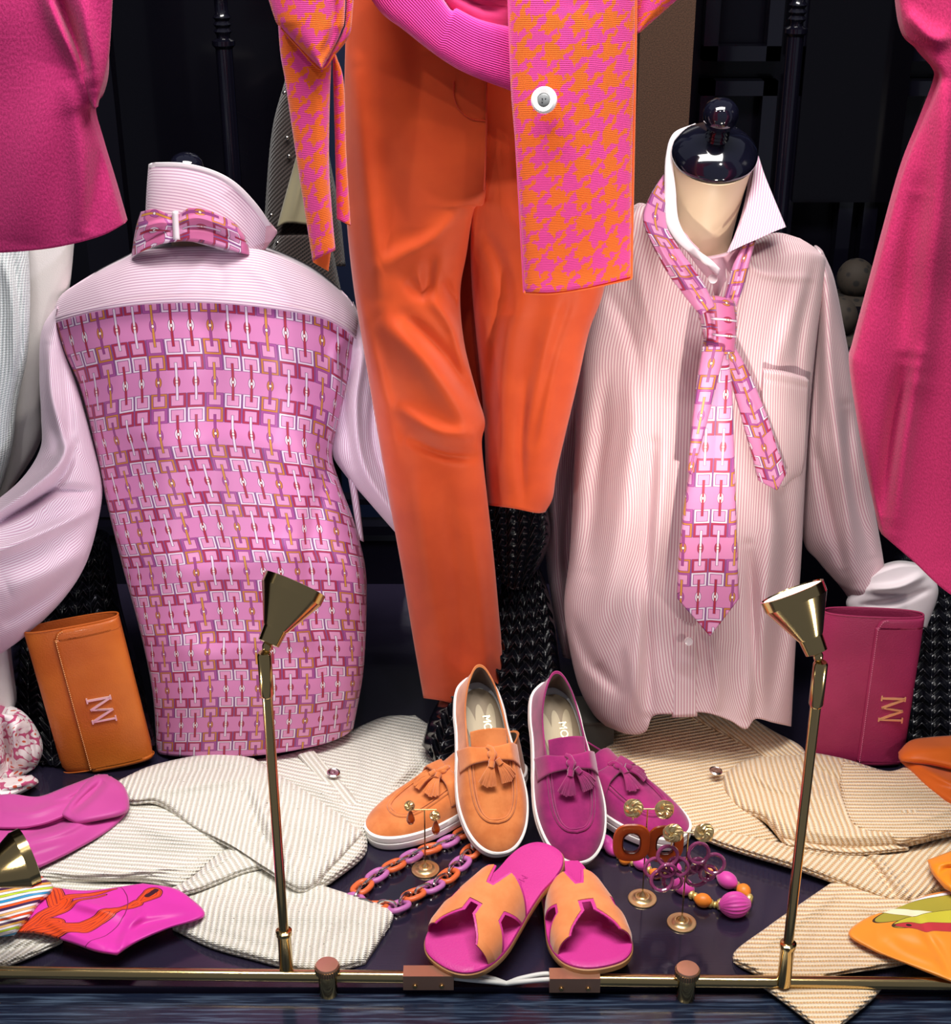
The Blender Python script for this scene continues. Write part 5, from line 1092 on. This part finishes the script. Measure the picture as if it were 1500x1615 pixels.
lay('sleeve', M['cream_h'], cc, [(195, 1268), (150, 1310), (100, 1345), (50, 1375), (62, 1392)], [(300, 1300), (345, 1320), (392, 1332), (340, 1358), (300, 1388), (285, 1402)], [(235, 1262), (265, 1275)], [(150, 1388), (230, 1388)], z=.012, T=.016, thick=.006, q=6,
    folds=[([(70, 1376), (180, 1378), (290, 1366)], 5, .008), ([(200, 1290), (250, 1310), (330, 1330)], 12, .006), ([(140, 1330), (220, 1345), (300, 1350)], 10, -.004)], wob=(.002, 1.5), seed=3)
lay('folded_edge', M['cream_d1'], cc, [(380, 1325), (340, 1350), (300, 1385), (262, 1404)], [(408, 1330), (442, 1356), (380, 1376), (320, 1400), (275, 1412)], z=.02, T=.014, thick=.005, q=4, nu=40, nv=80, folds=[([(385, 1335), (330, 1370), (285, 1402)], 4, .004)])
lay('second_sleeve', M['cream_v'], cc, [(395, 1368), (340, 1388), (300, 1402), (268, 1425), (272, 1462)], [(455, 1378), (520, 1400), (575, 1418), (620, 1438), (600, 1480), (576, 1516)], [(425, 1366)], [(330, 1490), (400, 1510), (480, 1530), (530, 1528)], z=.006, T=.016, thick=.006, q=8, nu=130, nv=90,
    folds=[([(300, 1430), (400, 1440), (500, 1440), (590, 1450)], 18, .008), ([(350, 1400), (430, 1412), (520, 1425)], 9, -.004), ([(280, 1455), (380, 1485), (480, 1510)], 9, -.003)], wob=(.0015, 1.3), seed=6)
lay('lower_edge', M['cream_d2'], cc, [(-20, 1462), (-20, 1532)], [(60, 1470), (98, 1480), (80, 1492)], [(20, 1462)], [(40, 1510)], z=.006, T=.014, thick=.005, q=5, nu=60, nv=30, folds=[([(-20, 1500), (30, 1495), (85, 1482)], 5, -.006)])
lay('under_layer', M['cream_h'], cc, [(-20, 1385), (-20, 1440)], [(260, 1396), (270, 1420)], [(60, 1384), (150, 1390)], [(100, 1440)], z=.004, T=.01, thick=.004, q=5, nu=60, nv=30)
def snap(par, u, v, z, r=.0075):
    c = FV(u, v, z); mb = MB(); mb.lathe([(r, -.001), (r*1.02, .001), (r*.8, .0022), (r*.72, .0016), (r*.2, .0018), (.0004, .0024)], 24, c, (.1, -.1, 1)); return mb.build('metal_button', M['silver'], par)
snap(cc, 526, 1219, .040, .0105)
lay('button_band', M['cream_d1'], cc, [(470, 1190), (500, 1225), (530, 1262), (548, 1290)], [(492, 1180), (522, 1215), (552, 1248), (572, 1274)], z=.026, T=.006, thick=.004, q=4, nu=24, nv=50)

# ---------------------------------------------------------------- beige cardigan on the floor, right
bc_ = thing('beige_cardigan', 'sandy beige ribbed knit cardigan spread on the floor at right under the front-facing shirt', 'cardigan', tuple(FV(1200, 1280, 0)))
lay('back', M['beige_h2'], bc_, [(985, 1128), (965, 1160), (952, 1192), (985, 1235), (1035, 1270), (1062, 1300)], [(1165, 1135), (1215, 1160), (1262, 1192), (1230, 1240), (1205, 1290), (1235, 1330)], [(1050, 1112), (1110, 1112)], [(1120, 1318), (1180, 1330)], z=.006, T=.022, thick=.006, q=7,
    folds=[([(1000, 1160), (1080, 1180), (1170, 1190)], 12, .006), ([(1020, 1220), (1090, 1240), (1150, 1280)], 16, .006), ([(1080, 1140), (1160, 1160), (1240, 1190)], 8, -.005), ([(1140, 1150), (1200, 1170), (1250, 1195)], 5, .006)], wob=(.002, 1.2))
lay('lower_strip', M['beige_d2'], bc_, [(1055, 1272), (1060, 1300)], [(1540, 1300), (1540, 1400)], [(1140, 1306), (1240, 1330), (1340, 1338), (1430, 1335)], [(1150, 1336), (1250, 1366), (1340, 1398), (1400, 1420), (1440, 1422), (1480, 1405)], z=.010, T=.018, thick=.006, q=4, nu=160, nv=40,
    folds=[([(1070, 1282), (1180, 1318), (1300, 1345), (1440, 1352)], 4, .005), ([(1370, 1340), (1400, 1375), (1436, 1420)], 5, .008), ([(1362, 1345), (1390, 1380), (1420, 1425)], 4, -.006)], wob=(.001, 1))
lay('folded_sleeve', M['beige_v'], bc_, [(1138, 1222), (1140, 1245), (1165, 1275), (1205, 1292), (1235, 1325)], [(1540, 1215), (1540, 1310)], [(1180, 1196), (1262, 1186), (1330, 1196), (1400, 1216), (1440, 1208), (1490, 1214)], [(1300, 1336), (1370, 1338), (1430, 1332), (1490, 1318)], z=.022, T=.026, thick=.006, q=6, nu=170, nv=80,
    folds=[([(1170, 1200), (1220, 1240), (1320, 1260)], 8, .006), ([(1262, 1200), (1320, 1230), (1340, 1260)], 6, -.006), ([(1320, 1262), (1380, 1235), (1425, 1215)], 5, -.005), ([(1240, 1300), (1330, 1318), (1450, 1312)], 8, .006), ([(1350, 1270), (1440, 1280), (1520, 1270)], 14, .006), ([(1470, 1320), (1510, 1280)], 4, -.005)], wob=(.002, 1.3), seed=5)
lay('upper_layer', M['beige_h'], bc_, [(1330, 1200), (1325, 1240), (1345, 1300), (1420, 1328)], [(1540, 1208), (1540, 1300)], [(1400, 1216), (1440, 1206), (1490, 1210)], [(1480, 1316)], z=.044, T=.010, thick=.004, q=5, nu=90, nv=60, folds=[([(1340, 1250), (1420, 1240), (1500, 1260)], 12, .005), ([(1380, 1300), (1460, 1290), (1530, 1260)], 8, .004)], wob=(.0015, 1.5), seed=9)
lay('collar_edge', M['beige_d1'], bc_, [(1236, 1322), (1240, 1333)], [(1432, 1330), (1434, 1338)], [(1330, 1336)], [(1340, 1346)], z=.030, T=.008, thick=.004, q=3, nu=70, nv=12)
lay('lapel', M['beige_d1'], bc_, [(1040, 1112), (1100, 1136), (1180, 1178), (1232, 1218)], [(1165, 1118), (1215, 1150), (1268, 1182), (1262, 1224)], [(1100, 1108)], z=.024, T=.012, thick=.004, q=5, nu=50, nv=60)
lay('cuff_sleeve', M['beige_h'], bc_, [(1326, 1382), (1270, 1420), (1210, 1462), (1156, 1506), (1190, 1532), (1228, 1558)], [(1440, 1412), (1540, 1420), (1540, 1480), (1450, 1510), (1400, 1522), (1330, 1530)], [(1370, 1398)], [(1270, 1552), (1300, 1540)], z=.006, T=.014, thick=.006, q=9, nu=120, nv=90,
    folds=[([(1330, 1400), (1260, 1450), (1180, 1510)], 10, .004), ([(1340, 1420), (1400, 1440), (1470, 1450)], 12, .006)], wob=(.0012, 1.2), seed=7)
M['orange_cloth'] = cloth('orange_underside', '#e09238', rough=.6)
lay('cuff_below_rail', M['beige_h'], bc_, [(1200, 1552), (1245, 1585), (1292, 1622)], [(1392, 1556), (1372, 1578), (1322, 1620)], [(1290, 1551)], [(1306, 1625)], z=.003, T=.010, thick=.004, q=8, nu=60, nv=50, smooth=(True, True, True, False))
snap(bc_, 1129, 1216, .044, .0105)

# ---------------------------------------------------------------- silk scarves
M['silk_pink'] = cloth('pink_silk', '#c34c98', '#b8448f', rough=.42, sheen=.15, weave=1400, bump=.1)
M['silk_orange'] = cloth('orange_silk', '#de6a20', '#d9641c', rough=.4, sheen=.15, weave=1400, bump=.1)
M['silk_amber'] = cloth('amber_silk', '#ef8f1f', '#e8861a', rough=.4, sheen=.15, weave=1400, bump=.1)
sp = thing('pink_silk_scarf', 'plain orchid-pink silk scarf folded over the cream cardigan at the left', 'scarf', tuple(FV(90, 1300, 0)))
lay('under_fold', M['silk_pink'], sp, [(-30, 1290), (-30, 1350), (-30, 1362)], [(186, 1240), (203, 1262), (200, 1282), (170, 1310), (115, 1342), (62, 1368)], [(60, 1290), (130, 1262)], [(10, 1366)], z=.030, T=.008, thick=.0015, q=8, nu=90, nv=60,
    folds=[([(20, 1330), (100, 1310), (180, 1262)], 9, .008), ([(40, 1315), (110, 1292), (170, 1258)], 5, -.008), ([(30, 1350), (110, 1325)], 6, .004)], wob=(.001, 2))
lay('upper_fold', M['silk_pink'], sp, [(-30, 1258), (-30, 1285), (-30, 1302)], [(155, 1221), (172, 1224), (150, 1250), (118, 1278), (80, 1296), (40, 1306)], [(15, 1252), (60, 1256), (105, 1240)], [(0, 1306)], z=.040, T=.006, thick=.0015, q=8, nu=90, nv=50,
    folds=[([(0, 1280), (60, 1280), (130, 1245)], 8, .006), ([(80, 1268), (120, 1255), (150, 1232)], 4, -.004)])
lay('rolled_end', M['silk_pink'], sp, [(150, 1222), (130, 1238), (110, 1262), (95, 1285)], [(175, 1224), (196, 1240), (204, 1268), (190, 1285), (120, 1300)], z=.042, T=.014, thick=.0015, q=3.5, nu=50, nv=50, folds=[([(165, 1230), (140, 1255), (112, 1280)], 7, -.014)])
# printed scarf with orange drawing on fuchsia
m = Mat('fuchsia_printed_silk', '#d233a2', .42, sheen=.15, spec=.3)
u, v = m.uv()
u = u+(m.noise(25, m.vec(u, v), 2)-.5)*.006
def seg_d(m, u, v, a, b):
    dx, dy = b[0]-a[0], b[1]-a[1]; L2 = dx*dx+dy*dy
    t = ((u-a[0])*dx+(v-a[1])*dy)/L2; t = mth(m, 'MINIMUM', mth(m, 'MAXIMUM', t, 0.0), 1.0)
    ex = u-a[0]-t*dx; ey = v-a[1]-t*dy; return mth(m, 'SQRT', ex*ex+ey*ey), t
col = None
shapes = [((-.02, .10), (.038, .072), .012, .010), ((.0, .092), (.072, .080), .013, .012), ((.072, .080), (.099, .058), .013, .008), ((.099, .058), (.112, .044), .007, .003), ((.112, .044), (.128, .030), .0035, .008), ((.128, .030), (.142, .008), .004, .013),
          ((.0, .09), (.040, .030), .012, .010), ((.018, .0), (.030, .030), .011, .011), ((.030, .030), (.095, -.004), .010, .0015), ((.010, .070), (.085, .010), .006, .0015)]
dmin = None
for a, b, r0, r1 in shapes:
    d, t = seg_d(m, u, v, a, b); d = d-(t*(r1-r0)+r0); dmin = d if dmin is None else mn(dmin, d)
fine = ab(fr(dmin/.0042)-.5)
col = m.mix(dmin < 0.0, '#d233a4', '#e04a18')
col = m.mix(mth(m, 'MULTIPLY', ab(dmin) < .0007, 1.0), col, '#5a1430')
col = m.mix(mth(m, 'MULTIPLY', dmin < -.001, fine < .09), col, '#7a1c22')
cir = mth(m, 'SQRT', (u-.03)*(u-.03)+(v-.045)*(v-.045)); col = m.mix(mth(m, 'MULTIPLY', ab(cir-.088) < .0006, u > .06), col, '#7a1a58')
d, t = seg_d(m, u, v, (.138, .012), (.146, .002)); col = m.mix(d < .004, col, '#3a1020')
m.color(col); M['print_pink'] = m.mat
sq_ = thing('printed_silk_scarf', 'fuchsia silk scarf with orange line drawing and a striped multicoloured end at the lower left', 'scarf', tuple(FV(150, 1440, 0)))
lay('fuchsia_end', M['print_pink'], sq_, [(75, 1398), (45, 1432), (18, 1470)], [(225, 1393), (272, 1400), (300, 1416), (322, 1444), (265, 1464), (215, 1486), (184, 1506)], [(140, 1404)], [(60, 1472), (110, 1486), (150, 1500)], z=.030, T=.006, thick=.0012, q=16, nu=110, nv=90, wob=(.0015, 2.5), uvmode='xy0', smooth=(True, True, True, True),
    folds=[([(90, 1410), (150, 1430), (200, 1440)], 12, .010), ([(180, 1480), (220, 1460), (300, 1445)], 8, -.005), ([(190, 1500), (200, 1470), (230, 1430)], 8, .006), ([(60, 1440), (110, 1470), (170, 1490)], 9, .006)])
o = sq_.children[0]; me = o.data
cx_, cy_ = FV(60, 1400, .04).x, FV(60, 1400, .04).y
co = np.zeros(len(me.vertices)*3); me.vertices.foreach_get('co', co); co = co.reshape(-1, 3); li = np.zeros(len(me.loops), int); me.loops.foreach_get('vertex_index', li)
me.uv_layers[0].data.foreach_set('uv', np.column_stack([(co[li, 0]-cx_)*.86, (cy_-co[li, 1])*1.0]).astype(np.float32).ravel())
m = Mat('feather_striped_silk', '#efe6ea', .45); u, v = m.uv(); w_ = m.noise(9, m.vec(u, v), 1)
a = (v*1.0-u*.35+(w_-.5)*.022)/.078
cols = ['#e8dfe6', '#3a1f4a', '#e0571c', '#efe9ee', '#2f8fc0', '#f0ebef', '#b9d034', '#efe4e8', '#dca34e', '#4a2348', '#f1ecf0', '#d8501c', '#e8ddd8', '#e0b06a']
st = fr(a); c0 = m.ramp(st, [(i/14, c) for i, c in enumerate(cols)]); ln = ab(fr(a*14)-.5) > .44
m.color(m.mix(ln, c0, '#4a1f40')); M['feather'] = m.mat
lay('striped_end', M['feather'], sq_, [(-30, 1372), (-30, 1420), (-30, 1482)], [(48, 1370), (84, 1398), (62, 1425), (44, 1450), (22, 1474)], [(10, 1366)], [(0, 1476)], z=.034, T=.020, thick=.002, q=3, nu=60, nv=60,
    folds=[([(0, 1385), (60, 1395)], 6, .006), ([(-10, 1440), (30, 1450)], 6, .006), ([(0, 1410), (60, 1412)], 4, -.004)])
# spotted foulard
m = Mat('spotted_foulard', '#e9dcdc', .5, sheen=.1); u, v = m.uv()
vn = m.nt.nodes.new('ShaderNodeTexVoronoi'); vn.inputs['Scale'].default_value = 62; vn.inputs['Randomness'].default_value = .55; m.nt.links.new(m.vec(u, v), vn.inputs['Vector']); d = X(m, vn.outputs['Distance'])
c0 = m.mix(d < .62, '#c2507a', '#efe6e4'); c0 = m.mix(d < .24, c0, '#d6593a'); m.color(c0); M['spots'] = m.mat
fs_ = thing('spotted_scarf', 'crumpled white foulard with red and orange spots at the left edge beside the orange clutch', 'scarf', tuple(FV(20, 1245, 0)))
hang('bunched_cloth', M['spots'], fs_, [(-40, 1140), (-50, 1180), (-40, 1252)], [(10, 1126), (34, 1128), (55, 1150), (67, 1180), (60, 1205), (48, 1222)], [(-20, 1124)], [(10, 1230)], Y=2.03, T=.05, Tb=.03, q=2, nu=70, nv=70, wob=(.004, 4),
     folds=[([(5, 1140), (12, 1180), (8, 1225)], 6, -.022), ([(-5, 1140), (0, 1190), (12, 1225)], 5, .016), ([(30, 1140), (22, 1160), (25, 1210)], 6, .014), ([(45, 1150), (52, 1190), (45, 1215)], 5, -.012), ([(10, 1215), (35, 1212), (55, 1210)], 4, -.01)])
lay('loose_corner', M['spots'], fs_, [(-40, 1235), (-40, 1262)], [(50, 1222), (60, 1234), (30, 1252)], [(10, 1226)], [(0, 1262)], z=.012, T=.02, thick=.002, q=3, nu=50, nv=30, wob=(.003, 3), folds=[([(0, 1245), (50, 1232)], 4, .008)])
# orange scarves on the right
so = thing('orange_silk_scarf', 'plain burnt-orange silk scarf folded at the right edge below the raspberry clutch', 'scarf', tuple(FV(1470, 1220, 0)))
lay('lower_fold', M['silk_orange'], so, [(1420, 1182), (1418, 1196), (1436, 1215), (1465, 1245), (1500, 1268), (1540, 1285)], [(1540, 1170), (1540, 1230), (1545, 1280)], [(1450, 1176), (1500, 1172)], z=.050, T=.016, thick=.002, q=2.6, nu=60, nv=50, folds=[([(1430, 1192), (1470, 1206), (1530, 1225)], 6, -.01), ([(1440, 1200), (1480, 1225), (1530, 1245)], 8, .008)])
lay('upper_fold', M['silk_orange'], so, [(1417, 1186), (1420, 1198), (1440, 1202)], [(1540, 1158), (1540, 1190), (1540, 1222)], [(1436, 1168), (1470, 1162)], [(1480, 1208)], z=.062, T=.018, thick=.002, q=2.6, nu=60, nv=40, folds=[([(1430, 1184), (1480, 1180), (1540, 1178)], 10, .006)])
sa = thing('printed_amber_scarf', 'amber silk scarf printed with olive and red bird shapes at the lower right corner', 'scarf', tuple(FV(1440, 1470, 0)))
m = Mat('amber_printed_silk', '#ee8f22', .42, sheen=.15); u, v = m.uv()
u = u+(m.noise(30, m.vec(u, v), 1)-.5)*.004
def ellm(m, u, v, cx, cy, a, b, rot):
    c_, s_ = math.cos(rot), math.sin(rot); x = ((u-cx)*c_+(v-cy)*s_)/a; y = ((v-cy)*c_-(u-cx)*s_)/b; return mth(m, 'SQRT', x*x+y*y)
c0 = None; base = '#f0912a'
for (cx, cy, a_, b_, r_, cc_) in [(.125, .025, .085, .016, -.35, '#f4eef2'), (.105, .038, .085, .016, -.35, '#a69a35'), (.095, .052, .06, .0075, .12, '#efe6c0'), (.105, .064, .06, .014, -.30, '#c9c03a'), (.125, .080, .075, .010, .0, '#c0343c')]:
    e = ellm(m, u, v, cx, cy, a_, b_, r_); c0 = m.mix(e < 1.05, c0 or m.mix(0.0, base, base), '#3c2a1c'); c0 = m.mix(e < 1.0, c0, cc_)
e = ellm(m, u, v, .068, .080, .004, .003, 0); c0 = m.mix(e < 1.0, c0, '#2a1a14')
m.color(c0); M['amber_print'] = m.mat
lay('printed_cloth', M['amber_print'], sa, [(1418, 1432), (1370, 1446), (1338, 1472), (1372, 1496), (1410, 1512)], [(1540, 1400), (1540, 1480), (1540, 1562)], [(1460, 1412), (1500, 1404)], [(1460, 1532), (1500, 1548)], z=.030, T=.006, thick=.0012, q=14, nu=90, nv=80, wob=(.0015, 2), uvmode='xy0',
    folds=[([(1380, 1470), (1440, 1470), (1520, 1480)], 16, .006), ([(1440, 1440), (1480, 1500), (1500, 1540)], 8, -.005), ([(1400, 1480), (1430, 1500), (1480, 1520)], 8, .004)])
o = sa.children[0]; me = o.data; c = FV(1335, 1400, .04)
co = np.zeros(len(me.vertices)*3); me.vertices.foreach_get('co', co); co = co.reshape(-1, 3); li = np.zeros(len(me.loops), int); me.loops.foreach_get('vertex_index', li)
me.uv_layers[0].data.foreach_set('uv', np.column_stack([co[li, 0]-c.x, c.y-co[li, 1]]).astype(np.float32).ravel())
lay('upper_corner', M['silk_amber'], sa, [(1463, 1356), (1470, 1375), (1490, 1400)], [(1540, 1330), (1540, 1380), (1540, 1420)], [(1500, 1342)], [(1510, 1410)], z=.044, T=.014, thick=.002, q=3, nu=40, nv=40, folds=[([(1470, 1362), (1500, 1360), (1540, 1350)], 6, .006), ([(1480, 1380), (1500, 1370), (1510, 1400)], 5, -.005)])
